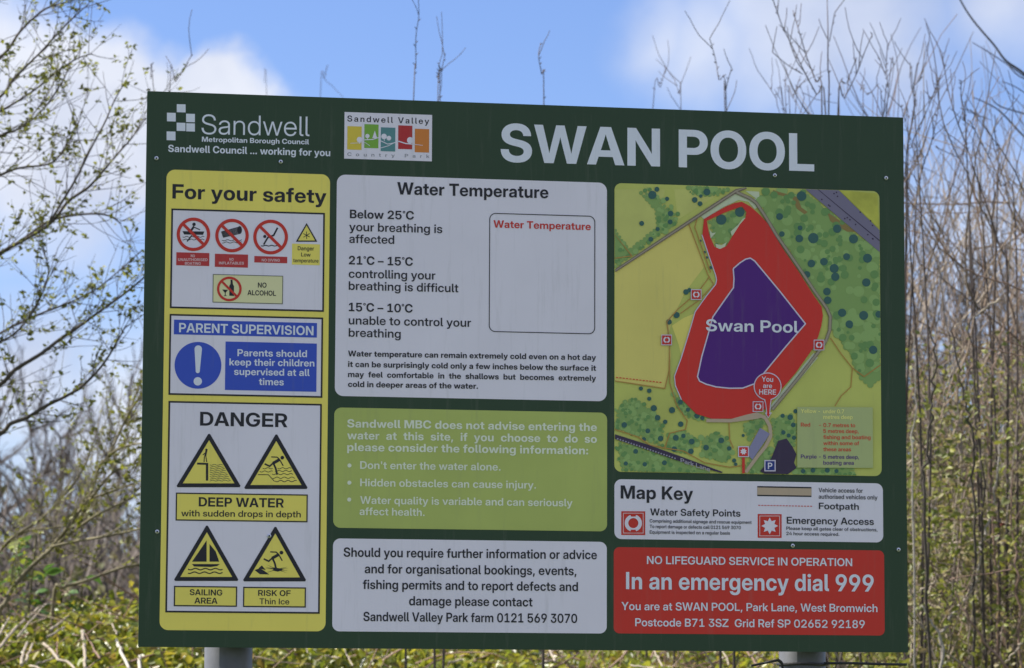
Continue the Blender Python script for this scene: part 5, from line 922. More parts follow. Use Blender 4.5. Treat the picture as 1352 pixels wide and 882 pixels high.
# ------------------------------------------------------------------ ground
CY = float(CAM[1])
def dist_of(Y): return Y-CY
def zpx(py, Y): return at(676, py, Y).z
gm = mat('rough grass', (.075, .095, .03), rough=.95, var=.5, scale=.8)
gv_, gf = [], []
radii = [0, 2, 4, 7, 11, 16, 25, 40, 70, 120, 250, 600, 1500]; na_ = 48
gr = random.Random(3)
for i, r in enumerate(radii):
    for j in range(na_):
        a = 2*math.pi*j/na_; gv_.append((r*math.cos(a), r*math.sin(a), 0 if r < 5 else gr.uniform(-.12, .12)*min(1, r/20)))
for i in range(len(radii)-1):
    for j in range(na_): gf.append((i*na_+j, (i+1)*na_+j, (i+1)*na_+(j+1) % na_, i*na_+(j+1) % na_))
tag(mesh_obj('ground', gv_, gf, gm, smooth=True), kind='structure')

# ------------------------------------------------------------------ leaves in bulk
nr = np.random.default_rng(11)
def leaf_mesh(name, C_, S_, m, parent=None, aspect=.55, up=.35, seed=1, curl=.25):
    """one mesh of many small folded leaves: centres C_ (n,3), lengths S_ (n)"""
    r = np.random.default_rng(seed); n = len(C_)
    d = r.normal(size=(n, 3)); d[:, 2] = d[:, 2]*.7; d /= np.linalg.norm(d, axis=1)[:, None]
    nn = r.normal(size=(n, 3)); nn[:, 2] += up*2; nn[:, 1] -= up*1.2; nn[:, 0] -= up*1.2; nn -= d*(nn*d).sum(1)[:, None]; nn /= np.linalg.norm(nn, axis=1)[:, None]
    s = np.cross(d, nn); S = S_[:, None]
    w_ = aspect*S*.5
    base = C_-d*S*.5; tip = C_+d*S*.5-nn*S*curl*.5
    a1 = C_-d*S*.18+s*w_+nn*S*.10; a2 = C_+d*S*.20+s*w_*.8+nn*S*.06
    b1 = C_-d*S*.18-s*w_+nn*S*.10; b2 = C_+d*S*.20-s*w_*.8+nn*S*.06
    V = np.stack([base, a1, a2, tip, b2, b1], 1).reshape(-1, 3)
    i0 = np.arange(n)[:, None]*6
    F = np.concatenate([i0+np.array([0, 1, 2, 3]), i0+np.array([0, 3, 4, 5])], 1).reshape(-1, 4)
    me = bpy.data.meshes.new(name); me.vertices.add(len(V)); me.vertices.foreach_set('co', V.ravel())
    me.loops.add(F.size); me.loops.foreach_set('vertex_index', F.ravel().astype(np.int32))
    me.polygons.add(len(F)); me.polygons.foreach_set('loop_start', np.arange(0, F.size, 4, dtype=np.int32))
    me.update(calc_edges=True); me.materials.append(m)
    o = bpy.data.objects.new(name, me); col.objects.link(o)
    if parent: o.parent = parent
    return o
hedge_leaf = mat('hedge leaf', (.2, .25, .04), rough=.34, trans=.5, island=1, hue=[(.06, .09, .01), (.22, .26, .022), (.37, .36, .03), (.16, .22, .025), (.44, .36, .04), (.27, .30, .03), (.08, .12, .015), (.26, .18, .04)])
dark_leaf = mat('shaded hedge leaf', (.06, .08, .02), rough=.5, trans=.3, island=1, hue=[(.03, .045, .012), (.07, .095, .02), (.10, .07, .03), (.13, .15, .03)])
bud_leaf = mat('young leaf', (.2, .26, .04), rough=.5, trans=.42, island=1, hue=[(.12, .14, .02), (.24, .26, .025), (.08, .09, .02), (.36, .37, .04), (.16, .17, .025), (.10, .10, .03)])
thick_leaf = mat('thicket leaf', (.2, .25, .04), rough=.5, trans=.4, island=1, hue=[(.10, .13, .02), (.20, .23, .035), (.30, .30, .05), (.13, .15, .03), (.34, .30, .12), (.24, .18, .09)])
elder_leaf = mat('elder leaf', (.09, .19, .03), rough=.35, trans=.35, var=.25, scale=18)
elder_young = mat('young elder leaf', (.27, .32, .04), rough=.35, trans=.4, var=.2, scale=18)
bark_d = mat('dark bark', (.065, .053, .04), rough=.9, var=.35, scale=14, bump=.3)
bark_o = mat('olive bark', (.15, .13, .07), rough=.85, var=.35, scale=10, bump=.3)
bark_g = mat('grey brown twig', (.21, .165, .12), rough=.85, island=1, hue=[(.06, .045, .038), (.20, .16, .13), (.11, .082, .068), (.30, .25, .21), (.15, .10, .08), (.07, .053, .045)])
bark_far = mat('far twig', (.17, .14, .12), rough=.9, island=1, hue=[(.06, .048, .042), (.15, .12, .10), (.10, .08, .068), (.22, .185, .16)])
pale_bark = mat('pale birch bark', (.42, .40, .36), rough=.8, var=.3, scale=6)
tip_bark = mat('dark twig tips', (.07, .052, .045), rough=.8, var=.3, scale=30)
straw = mat('dead stem', (.36, .30, .22), rough=.7, var=.25, scale=30, bump=.3)
straw_w = mat('bleached stem', (.50, .46, .38), rough=.6, var=.1, scale=30)
cane = mat('brown cane', (.22, .12, .08), rough=.7, island=1, hue=[(.14, .08, .055), (.28, .17, .11), (.20, .12, .085), (.36, .28, .19)])
wire_m = mat('black wire', (.012, .012, .013), rough=.5)

def hump(px, prof):
    for (x0, y0), (x1, y1) in zip(prof, prof[1:]):
        if x0 <= px <= x1: return y0+(y1-y0)*(px-x0)/(x1-x0)
    return prof[0][1] if px < prof[0][0] else prof[-1][1]
# ------------------------------------------------------------------ the leafy hedge behind the sign
HY = 5.6
prof = [(-900, 800), (-100, 800), (0, 806), (60, 800), (110, 800), (150, 786), (190, 778), (260, 782), (400, 806), (600, 820), (760, 828), (900, 818), (1050, 806), (1180, 800), (1240, 772), (1352, 790), (2300, 800)]
hr = random.Random(21)
tops = []
for x in range(-2400, 3600, 4): tops.append(hump(x, prof)+7*math.sin(x*.045)+5*math.sin(x*.11+2)+3*math.sin(x*.27))
def hedge_top(px, Y):
    i = min(max(int((px+2400)/4), 0), len(tops)-1); return zpx(tops[i], HY)+.0*Y
def hedge_leaves(n, x0, x1, s0, s1, seed, topbias, density=None, depth=1.1):
    r = random.Random(seed); C_, S_ = [], []
    while len(C_) < n:
        px = r.uniform(x0, x1); 
        yy = r.random()*(depth+.9)
        Y = HY-1.1+yy
        zt = hedge_top(px, Y)-(depth+.9-yy)*.14+.02*math.sin(px*.021+yy*9)
        if r.random() < topbias: z = zt-abs(r.gauss(0, .055))+r.uniform(0, .05)*(r.random() < .35)
        else: z = r.uniform(0, zt)
        X = at(px, 800, HY).x
        cl = math.sin(X*23+z*31+1.3*math.sin(z*17))*math.sin(X*11-z*19+yy*7)      # clumps and gaps
        if cl < -.25 and r.random() < .8: continue
        if density and r.random() > density(px): continue
        C_.append((X+r.gauss(0, .01), Y+r.gauss(0, .03)-.10*max(0, cl), z)); S_.append(r.uniform(s0, s1))
    return np.array(C_), np.array(S_)
hd = lambda px: 1.0 if px < 720 else (.45 if px < 1000 else (.8 if px < 1200 else .35))
hedge = tag(empty('leafy_hedge', (0, HY, 0)), 'tangled yellow-green leafy hedge running behind the foot of the sign', 'hedge')
C_, S_ = hedge_leaves(44000, -450, 1800, .018, .042, 5, .80, hd); C_ -= (0, HY, 0)
for a_x, b_x, sd in ((-2200, -450, 15), (1800, 3400, 16)):          # the hedge runs on past both sides of the frame
    C2, S2 = hedge_leaves(22000, a_x, b_x, .022, .050, sd, .6); C2 -= (0, HY, 0); C_ = np.concatenate([C_, C2]); S_ = np.concatenate([S_, S2])
tag(leaf_mesh('leaves', C_, S_, hedge_leaf, hedge, aspect=.62, up=.9, seed=2), kind='stuff')
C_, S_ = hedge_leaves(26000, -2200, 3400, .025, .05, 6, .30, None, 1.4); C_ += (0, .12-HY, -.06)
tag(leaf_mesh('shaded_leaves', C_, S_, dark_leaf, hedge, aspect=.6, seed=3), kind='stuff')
def wander(r, p, d, step, n, wob, grav=0, up=0):
    pts = [Vector(p)]; d = Vector(d).normalized()
    for _ in range(n):
        d = (d+Vector((r.gauss(0, wob), r.gauss(0, wob), r.gauss(0, wob)))+Vector((0, 0, up-grav))).normalized()
        pts.append(pts[-1]+d*step)
    return pts
m_ = MB(); r = random.Random(8)
for i in range(2600):
    px = r.uniform(-2200, 3400) if i % 2 else r.uniform(-450, 1800) if i % 3 else r.uniform(720, 1300); X = at(px, 800, HY).x; Y = HY+r.uniform(-1.05, .8)
    zt = hedge_top(px, Y)-(HY+.9-Y)*.14; z = zt-abs(r.gauss(.02, .12))+.03 if i % 4 else r.uniform(.1, zt)
    steep = r.random() < (.35 if px < 720 else .7)
    d = (r.gauss(0, .5), r.gauss(0, .4), 1) if steep else (r.choice((-1, 1)), r.gauss(0, .4), r.gauss(0, .35))
    p = wander(r, (X, Y-HY, z-(.2 if steep else 0)), d, .05, r.randint(4, 9), .13, .03)
    m_.tube(p, r.uniform(.0015, .0042), .0012, 4)
tag(m_.build('stems', cane, hedge), kind='stuff')

# pale dead stems lying in the front of the hedge
def dead_stem(pts, rad, m, label, Y=5.45, taper=.7, name='dead_stem', grp='pale dead stems lying in the hedge'):
    r = random.Random(int(pts[0][0]*7+pts[0][1])); P3 = []
    for i, (x, y) in enumerate(pts):
        e_ = (966-min(y, 890))/4458; ys = (.476+5.05*e_)/(.14-e_)-.28          # where the sight line meets the sloping hedge top
        P3.append(at(x, y, min(ys, 6.2)+.03*math.sin(i*2.1)))
    Q = []
    for a, b in zip(P3, P3[1:]):
        for k in range(4): Q.append(a.lerp(b, k/4)+Vector((r.gauss(0, .0012), 0, r.gauss(0, .0012))))
    Q.append(P3[-1]); o_ = Q[0].copy()
    k = dist_of(Y)/4458
    m_ = MB(); m_.tube([q-o_ for q in Q], rad*k*.8, rad*k*.8*taper, 7)
    o = m_.build(name, m, smooth=False); o.location = o_
    return tag(o, label, 'stem', grp)
dead_stem([(-12, 866), (10, 842), (27, 823), (52, 802), (60, 798)], 2.6, straw, 'long pale dead stem slanting up to the right at the far left of the hedge')
dead_stem([(22, 842), (38, 822), (62, 797)], 1.8, straw, 'thin pale stem lying close beside the long slanting one at far left')
dead_stem([(-8, 848), (2, 832), (12, 816)], 2.4, straw, 'short pale dead stem stub at the very left edge of the hedge')
dead_stem([(66, 832), (80, 822), (91, 813)], 2.4, straw, 'upper of the two short parallel dead stems beside each other left of the sign')
dead_stem([(62, 842), (78, 833), (93, 823)], 2.2, straw, 'lower of the two short parallel dead stems beside each other left of the sign')
dead_stem([(109, 834), (111, 850), (112, 868), (114, 900)], 3.0, straw, 'thick upright pale dead stem standing in the hedge left of the sign')
dead_stem([(154, 845), (160, 860), (171, 884), (176, 900)], 2.8, straw_w, 'bleached dead stem leaning left just outside the lower left sign corner')
dead_stem([(184, 866), (184, 900)], 2.6, straw_w, 'bright white broken stem end right below the lower left sign corner', taper=1)
dead_stem([(27, 878), (31, 862), (36, 848)], 2.6, straw, 'left one of a pair of steep dead stems at the lower left')
dead_stem([(34, 874), (38, 862), (43, 850)], 2.4, straw, 'right one of a pair of steep dead stems at the lower left')
dead_stem([(58, 850), (66, 856), (77, 871), (90, 874), (104, 890)], 2.6, straw, 'crooked dead stem bending down to the right at the lower left')
dead_stem([(48, 876), (62, 873), (78, 866)], 2.0, straw, 'nearly level dead stem crossing under the crooked one')
dead_stem([(140, 800), (146, 812), (148, 826), (154, 838)], 1.8, straw, 'thin brownish stem hanging in the hedge left of the sign edge')
r = random.Random(77)
for i in range(26):
    x = r.choice((r.uniform(-60, 180), r.uniform(400, 720), r.uniform(700, 1030), r.uniform(700, 1030))); y = r.uniform(862, 886); a = r.uniform(-.6, .6) if i % 2 else r.uniform(.8, 2.2); ln = r.uniform(18, 45)
    dead_stem([(x, y), (x+ln*.5*math.cos(a), y-ln*.5*math.sin(a)+r.uniform(-2, 2)), (x+ln*math.cos(a), y-ln*math.sin(a))], r.uniform(1.0, 2.0), straw if i % 3 else cane, ('thin pale dead stem tangled in the hedge left of the sign' if x < 190 else 'thin pale dead stem in the hedge under the left half of the sign' if x < 700 else 'thin pale dead stem in the hedge under the right half of the sign'), Y=r.uniform(5.4, 5.6))

# ------------------------------------------------------------------ elder shoots at far left
def elder_leaf_obj(parent, p, size, yaw, pitch, roll, young, r, shared={}):
    key = (young, r.randint(0, 2))
    if key not in shared:
        k = key[1]; vs_ = [(0, 0, 0)]; n = 4
        for sgn in (1, -1):
            for t, wd in ((.22, .20), (.45, .27+.02*k), (.72, .19)): vs_.append((t, sgn*wd, .07-.05*t+.02*k*t))
        vs_.append((1, 0, -.12-.05*k)); vs_ += [(.3, 0, .01), (.65, 0, -.02)]
        f = [(0, 8, 1), (1, 8, 2), (2, 8, 9), (2, 9, 3), (3, 9, 7), (0, 4, 8), (4, 5, 8), (5, 9, 8), (5, 6, 9), (6, 7, 9)]
        me = bpy.data.meshes.new('leaf'); me.from_pydata(vs_, [], f); me.materials.append(elder_young if young else elder_leaf); me.shade_smooth(); shared[key] = me
    o = bpy.data.objects.new('leaf', shared[key]); col.objects.link(o); o.parent = parent
    o.location = p; o.rotation_euler = (roll, pitch, yaw); o.scale = (size, size, size)
    return o
r = random.Random(5)
for (px, py, h, label, young) in ((8, 762, .9, 'leafy elder shoot at the very left edge above the hedge, yellowish at its tip', .6), (36, 752, .8, 'second leafy green elder shoot from the left edge', .35), (74, 790, .5, 'low elder shoot with drooping green leaves right of the taller ones', .15), (-40, 745, .9, 'elder shoot cut by the left edge of the picture', .4), (98, 806, .4, 'small dark elder shoot nearest the left side of the sign', .1)):
    Y = 6.25+r.uniform(0, .25); top = at(px, py-44, Y); base = Vector((top.x-.1, top.y+.15, 0))
    e = tag(empty('elder_shoot', base), label, 'shrub', 'elder shoots above the hedge')
    m_ = MB(); st = [Vector((0, 0, 0)).lerp(top-base, k/8)+Vector((.03*math.sin(k), .02*math.cos(k*1.3), 0)) for k in range(9)]; m_.tube(st, .008, .004, 6); m_.build('stem', bark_o, e)
    n = 34
    for i in range(n):
        t = 1-(i/n)*.30; c = st[-1]*1.0; zz = (top.z-base.z)*t
        cc = Vector((st[-1].x*t, st[-1].y*t, zz)); yaw = r.uniform(0, 6.28)
        off = Vector((math.cos(yaw), math.sin(yaw), .15))*r.uniform(.0, .06)
        elder_leaf_obj(e, cc+off, r.uniform(.045, .085), yaw, r.uniform(.0, .6), r.uniform(-.6, .6), r.random() < young and t > .82, r)

# ------------------------------------------------------------------ trees drawn limb by limb
def grow_twigs(m_, r, pts, rad, n, ln, leafpts, nodes_leaf, depth=0, bias=Vector((.35, 0, .55)), lf=1.0):
    L_ = sum((b-a).length for a, b in zip(pts, pts[1:]))
    for i in range(n):
        t = (i+r.random())/n*(len(pts)-1); k = min(int(t), len(pts)-2); p = pts[k].lerp(pts[k+1], t-k)
        d0 = (pts[k+1]-pts[k]).normalized()
        d = (d0*r.uniform(.4, .9)+Vector((r.gauss(0, .55), r.gauss(0, .45), r.gauss(0, .55)))+bias*r.uniform(.2, .9)).normalized()
        l_ = ln*r.uniform(.45, 1.2); q = wander(r, p, d, l_/6, 6, .075, 0, .03)
        m_.tube(q, rad*.8, rad*.4, 4, False)
        for a, b in zip(q, q[1:]):
            if r.random() < nodes_leaf*lf:
                c = b+Vector((r.gauss(0, .004), r.gauss(0, .004), r.gauss(0, .004)))
                for _ in range(r.randint(1, 4)): leafpts.append(c+Vector((r.gauss(0, .007), r.gauss(0, .007), r.gauss(0, .007))))
        if depth: grow_twigs(m_, r, q[1:], rad*.7, r.randint(1, 3), l_*.5, leafpts, nodes_leaf, depth-1, bias, lf)
def smooth_path(P3, n=5):
    Q = []
    k = len(P3)
    for i in range(k-1):
        p0, p1, p2, p3 = P3[max(i-1, 0)], P3[i], P3[i+1], P3[min(i+2, k-1)]
        for j in range(n):
            t = j/n; Q.append(.5*((2*p1)+(p2-p0)*t+(2*p0-5*p1+4*p2-p3)*t*t+(3*p1-p0-3*p2+p3)*t**3))
    Q.append(P3[-1]); return Q
def drawn_tree(name, label, cat, base, limbs, trunk, bark, leafm, seed, Y, dens=1.0, leafs=1.0, lsize=(.008, .022), group=None, tw=.0015, tl=.26):
    """limbs: list of (pixel polyline, radius px start, radius px end); the trunk runs up from the ground where the limbs join"""
    r = random.Random(seed); root = tag(empty(name, base), label, cat, group); k = dist_of(Y)/4458; bv = Vector(base)
    if trunk:
        m_ = MB(); m_.tube(smooth_path([Vector(p)-bv for p in trunk[0]]), trunk[1], trunk[2], 9); m_.build('trunk', bark, root, True)
    tm = MB(); leafpts = []
    for pl, ra, rb in limbs:
        dy = r.uniform(-.35, .35)
        P3 = []
        for i, q in enumerate(pl):
            if len(q) == 3: P3.append(Vector(q)-bv)
            else: P3.append(at(q[0], q[1], Y+dy*i/len(pl)+.02*r.gauss(0, 1))-bv)
        Q = smooth_path(P3)
        m_ = MB(); m_.tube(Q, ra*k*.85, rb*k*.85, 7); m_.build('limb', bark, root, True)
        vis = [q for q in Q]
        Lq = sum((b-a).length for a, b in zip(vis, vis[1:]))
        grow_twigs(tm, r, vis, tw, int(Lq*16*dens), tl, leafpts, .42, 1, lf=leafs)
        for q in vis:
            if r.random() < .5*leafs: leafpts.append(q+Vector((r.gauss(0, .012), r.gauss(0, .012), r.gauss(0, .012))))
    tag(tm.build('twigs', bark, root), kind='stuff')
    if leafpts and leafm:
        C_ = np.array([tuple(p) for p in leafpts]); S_ = r.uniform(.9, 1.1)*np.random.default_rng(seed).uniform(lsize[0], lsize[1], len(C_))
        tag(leaf_mesh('leaves', C_, S_, leafm, root, aspect=.55, up=.5, seed=seed), kind='stuff')
    return root
# the big budding tree: its trunk stands outside the frame on the left
TY = 4.6
tb = at(-330, 900, TY); tb.z = 0
def trunk_at(z, dx=0): return (tb.x+dx, TY, z)
trunkA = [trunk_at(0), trunk_at(1.2, .04), trunk_at(2.2, .10), trunk_at(3.1, .12), trunk_at(4.2, .2)]

LA = [([trunk_at(1.95, .08), (-150, 640), (-60, 603), (0, 573), (13.6, 559.7), (35.4, 551.6), (62.6, 535), (90, 521.6), (114, 505), (136, 481), (152, 456), (166, 430)], 4.6, 1.1),
      ([trunk_at(2.1, .09), (-140, 580), (-50, 535), (0, 508), (19, 489), (54.4, 467), (79, 448), (103, 432), (125, 416), (163, 388.7), (186, 370), (215, 345)], 4.4, 1.2),
      ([trunk_at(2.3, .10), (-120, 420), (-40, 362), (0, 335.6), (35.4, 312.5), (68, 290.7), (114, 282.6), (144, 285), (160, 296)], 4, 1.0),
      ([trunk_at(2.4, .10), (-110, 400), (-20, 345), (60, 300), (90, 266), (117, 247), (141, 220), (158, 200), (174, 182), (192, 156)], 3.6, 1.0),
      ([(60, 302), (98, 240), (120, 196), (139, 160.5), (150, 135), (163, 111.5)], 2, .9),
      ([trunk_at(2.6, .12), (-100, 290), (-30, 240), (0, 231), (24.5, 222), (68, 215), (88, 190), (104, 160)], 3, .9),
      ([trunk_at(2.65, .12), (-90, 220), (-30, 195), (0, 179.6), (27, 168.7), (51.7, 149.7), (73.5, 122.4), (90, 92.5)], 2.6, .9),
      ([trunk_at(2.75, .12), (-90, 190), (-30, 160), (0, 147), (41, 122), (81.6, 90), (105, 76), (122, 71)], 2.6, .8),
      ([trunk_at(2.8, .12), (-80, 190), (0, 128), (16, 106), (51.7, 70.7), (90, 30), (116, 6)], 2.8, .8),
      ([trunk_at(2.9, .12), (-80, 130), (0, 76), (27, 41), (57, 13.6), (80, 5), (104, -2)], 3, 1.0),
      ([trunk_at(3.0, .14), (-60, 20), (0, -30), (40, -60)], 3, 1.0),
      ([trunk_at(2.2, .10), (-120, 520), (-20, 452), (40, 420), (90, 400), (130, 380), (188, 330)], 2.6, .9),
      ([trunk_at(2.0, .10), (-120, 560), (-30, 470), (20, 440), (50, 400), (64, 360), (60, 340)], 2.4, .8)]
drawn_tree('budding_tree', 'tall spring tree with small yellow-green buds leaning in from the left edge', 'tree', tuple(tb), LA, (trunkA, .085, .03), bark_d, bud_leaf, 31, TY, dens=1.6, leafs=.58, tl=.18)
# the leaning saplings below it
b2 = at(10, 800, 5.2); b2.z = 0
LB = [([(b2.x-.12, 5.2, .05), (b2.x-.05, 5.2, 1.0), (-6, 850), (8, 795), (22, 769), (49, 741), (68.6, 722), (90.5, 695), (110, 667), (123, 643), (130.6, 617), (144, 600.5), (158, 570.6), (168.7, 549), (188, 519), (215, 480)], 4.6, 1.3),
      ([(49, 741), (82, 713), (121, 684), (153.6, 667), (182, 653.7), (214, 646)], 2.4, 1.2), ([(68.6, 722), (104, 714), (135, 709), (165, 703), (200, 694)], 2.6, 1.4),
      ([(144, 600.5), (163, 589.7), (188, 585.6), (214, 585)], 2.2, 1.2), ([(120, 657), (152, 622), (188, 610), (215, 606)], 2.2, 1.2), ([(118, 659), (152, 646.8), (190, 634), (214, 628)], 2, 1.1)]
drawn_tree('leaning_sapling', 'leaning olive-barked sapling fanning its branches toward the left edge of the sign', 'tree', (b2.x-.12, 5.2, 0), LB, None, bark_o, bud_leaf, 33, 5.2, dens=1.6, leafs=.7, tw=.0018)
b3 = at(-60, 800, 5.5); b3.z = 0
LC = [([(b3.x, 5.5, .05), (b3.x+.02, 5.5, 1.2), (-40, 800), (-18, 752), (0, 728), (16.5, 710), (55, 684), (82, 656.5), (103, 630), (118, 600), (130, 560)], 3.6, 1.1), ([(16.5, 710), (40, 700), (70, 697), (100, 690)], 2.2, 1)]
drawn_tree('leaning_sapling', 'second leaning sapling, lower and farther left than the fanned one', 'tree', tuple(b3), LC, None, bark_o, bud_leaf, 34, 5.5, dens=.8, leafs=.4)
b4 = at(60, 840, 5.9); b4.z = 0
LD = [([(b4.x, 5.9, .05), (b4.x+.02, 5.9, 1.3), (70, 800), (84, 776), (96, 771.7), (117, 766), (137, 758), (160, 750), (184, 745), (220, 738)], 3.6, 1.8)]
drawn_tree('leaning_sapling', 'single bare branch reaching right just above the hedge by the sign edge', 'tree', tuple(b4), LD, None, bark_o, bud_leaf, 35, 5.9, dens=.3, leafs=.2)
# the tree whose twigs hang in at the upper right
b5 = at(1620, 800, 6.0); b5.z = 0
def tr5(z, dx=0): return (b5.x+dx, 6.0, z)
LE = [([tr5(3.1, -.05), (1500, 220), (1420, 150), (1352, 97), (1328, 80), (1313, 60), (1285, 27), (1268, 0), (1255, -30)], 2.7, 1.1), ([(1420, 150), (1375, 115), (1345, 100), (1331, 86)], 1.6, .8), ([tr5(2.9, -.05), (1480, 320), (1390, 210), (1352, 180), (1318, 145), (1284, 128)], 3, .8),
      ([tr5(2.8, -.05), (1480, 260), (1400, 165), (1352, 150), (1320, 140), (1308, 128)], 2, .8), ([(1400, 170), (1352, 122), (1322, 107)], 1.2, .6), ([(1380, 120), (1318, 77), (1284, 56)], 1.2, .6)]
drawn_tree('bare_tree', 'bare tree beyond the right edge whose thin limbs curve into the upper right corner', 'tree', tuple(b5), LE, ([tr5(0), tr5(1.5), tr5(3.0, -.03), tr5(4.6, .05)], .07, .02), bark_d, None, 36, 6.0, dens=.0, leafs=0)

# ------------------------------------------------------------------ tall bare saplings whose tips show above the sign
def tip_shrub(px0, stems, Y, label, seed, tw=.35, rad=1.5, buds=True, name='bare_sapling', group='bare saplings rising behind the sign', bark=None):
    """stems: pixel polylines of what shows; each runs on down to one root"""
    r = random.Random(seed); g = at(px0, 900, Y); root = tag(empty(name, (g.x, Y, 0)), label, 'sapling', group); bv = Vector((g.x, Y, 0)); k = dist_of(Y)/4458
    tm = MB()
    for pl in stems:
        P3 = [at(x, y, Y+.05*r.gauss(0, 1))-bv for x, y in pl]         # listed from the tip down
        side = pl[-1][1] < 118 and len(pl) < 5 and pl[-1][0] != px0
        low = P3[-1]
        if not side: P3 += [Vector((low.x*.75+r.gauss(0, .03), r.gauss(0, .05), low.z*.7)), Vector((low.x*.35, r.gauss(0, .03), low.z*.33)), Vector((r.gauss(0, .03), r.gauss(0, .03), 0))]
        Q = smooth_path(P3, 4); n = len(Q)
        m_ = MB(); m_.tube(Q, [(.55+1.0*min(1, (Q[0].z-q.z)/1.0)+.9*(Q[0].z-q.z)/2.5)*rad*.62*k for q in Q], 0, 5); m_.build('stem', bark or tip_bark, root, True)
        for i, q in enumerate(Q[:max(2, len(Q)-12)] if not side else Q[:-1]):
            if r.random() < tw*.7:
                d = (Q[i]-Q[i+1]).normalized()+Vector((r.choice((-1, 1))*r.uniform(.3, .7), r.gauss(0, .3), r.uniform(0, .3)))
                w_ = wander(r, q, d, r.uniform(.012, .035), 5, .1, 0, .08); tm.tube(w_, .36*rad*k, .25*rad*k, 4)
            if buds:
                for _ in range(r.choice((0, 1, 1))):
                    b = q+(Q[i+1]-q)*r.random(); d = Vector((r.choice((-1, 1))*.8, r.gauss(0, .3), .8)).normalized(); tm.tube([b, b+d*.005, b+d*.010], [.0008, .0014, .0004], 0, 4)
    if tm.v: tag(tm.build('side_twigs', bark or tip_bark, root), kind='stuff')
    return root
tip_shrub(546, [[(552, -6), (553, 20), (549, 50), (549, 90), (546, 132)]], 4.0, 'single wavy bare twig reaching the top edge above the second emblem', 41, .25, 1.3)
tip_shrub(581, [[(588, 70), (583, 95), (581, 134)], [(580, 84), (579, 110), (578, 134)]], 4.4, 'short double bare twig just right of the wavy one', 42, .3, 1.4)
tip_shrub(717, [[(714, 57), (711, 74), (715, 98), (718, 139)]], 4.2, 'short crooked bare twig above the S of the heading', 43, .35, 1.6)
tip_shrub(424, [[(432, 86), (428, 104), (423, 127)], [(349, 108), (352, 124)]], 10, 'faint blurred bare twig above the council name', 44, .1, 1.0)
tip_shrub(228, [[(253, 73), (243, 90), (232, 108), (224, 124)], [(199, 104), (203, 122)]], 5.0, 'budding bare twig leaning right above the upper left sign corner', 45, .3, 1.5)
tip_shrub(868, [[(879, 88), (872, 115), (862, 142)], [(890, 104), (897, 124), (899, 145)]], 5.6, 'thin pair of bare twigs above the gap in the heading', 46, .4, 1.2)
tip_shrub(958, [[(937, 51), (945, 80), (949, 105), (959, 147)], [(966, 90), (958, 120), (957, 146)]], 4.3, 'upright bare twig above the first O of the heading', 47, .45, 1.6)
tip_shrub(1092, [[(1021, 1), (1033, 35), (1043, 55), (1062, 95), (1078, 125), (1090, 152)], [(1047, 14), (1056, 45), (1066, 78), (1077, 108), (1085, 150)], [(1092, -4), (1093, 40), (1093, 90), (1094, 152)], [(1102, 17), (1095, 55)], [(1020, 69), (1040, 86), (1060, 98)], [(1152, 45), (1141, 70), (1131, 97), (1115, 130), (1106, 152)], [(1131, 76), (1118, 110), (1107, 152)], [(1158, -10), (1160, -20)]], 4.2, 'tallest spreading bare sapling above the L of the heading', 48, .4, 1.7)
tip_shrub(1045, [[(1013, 111), (1025, 130), (1035, 149)], [(1039, 118), (1038, 150)], [(1062, 128), (1050, 151)], [(1057, 100), (1047, 130), (1043, 150)]], 4.9, 'low group of bare twig tips left of the tallest sapling', 49, .5, 1.3)
tip_shrub(1148, [[(1172, 57), (1170, 90), (1172, 115), (1166, 154)], [(1161, 76), (1169, 100)], [(1180, 88), (1173, 120)], [(1130, 105), (1145, 125), (1165, 154)], [(1136, 120), (1140, 153)]], 4.6, 'bare twig tips just inside the upper right sign corner', 50, .45, 1.5)
tip_shrub(1205, [[(1211, 84), (1207, 110), (1208, 135), (1204, 165), (1199, 190), (1195, 230), (1196, 300)], [(1201, 103), (1206, 125)], [(1217, 102), (1209, 112)], [(1241, 100), (1232, 125), (1222, 150), (1211, 172), (1203, 195), (1197, 240)], [(1240, 106), (1239, 140), (1235, 165), (1229, 190), (1220, 215), (1214, 240), (1208, 300)], [(1189, 138), (1195, 160), (1199, 180)]], 4.1, 'bare sapling rising right beside the upper right corner of the sign', 51, .5, 1.5)
tip_shrub(1320, [[(1243, 69), (1247, 90), (1252, 120), (1262, 155), (1275, 190), (1284, 218), (1295, 250), (1306, 282), (1318, 320), (1330, 370)], [(1269, 106), (1269, 130), (1273, 160), (1276, 190)], [(1278, 148), (1275, 178)], [(1281, 160), (1294, 185), (1308, 212), (1322, 245), (1340, 280)], [(1312, 170), (1317, 200), (1318, 230)], [(1235, 194), (1265, 208), (1290, 222)]], 4.3, 'tall curving bare sapling near the right edge, its tip alone against the sky', 52, .4, 1.7)

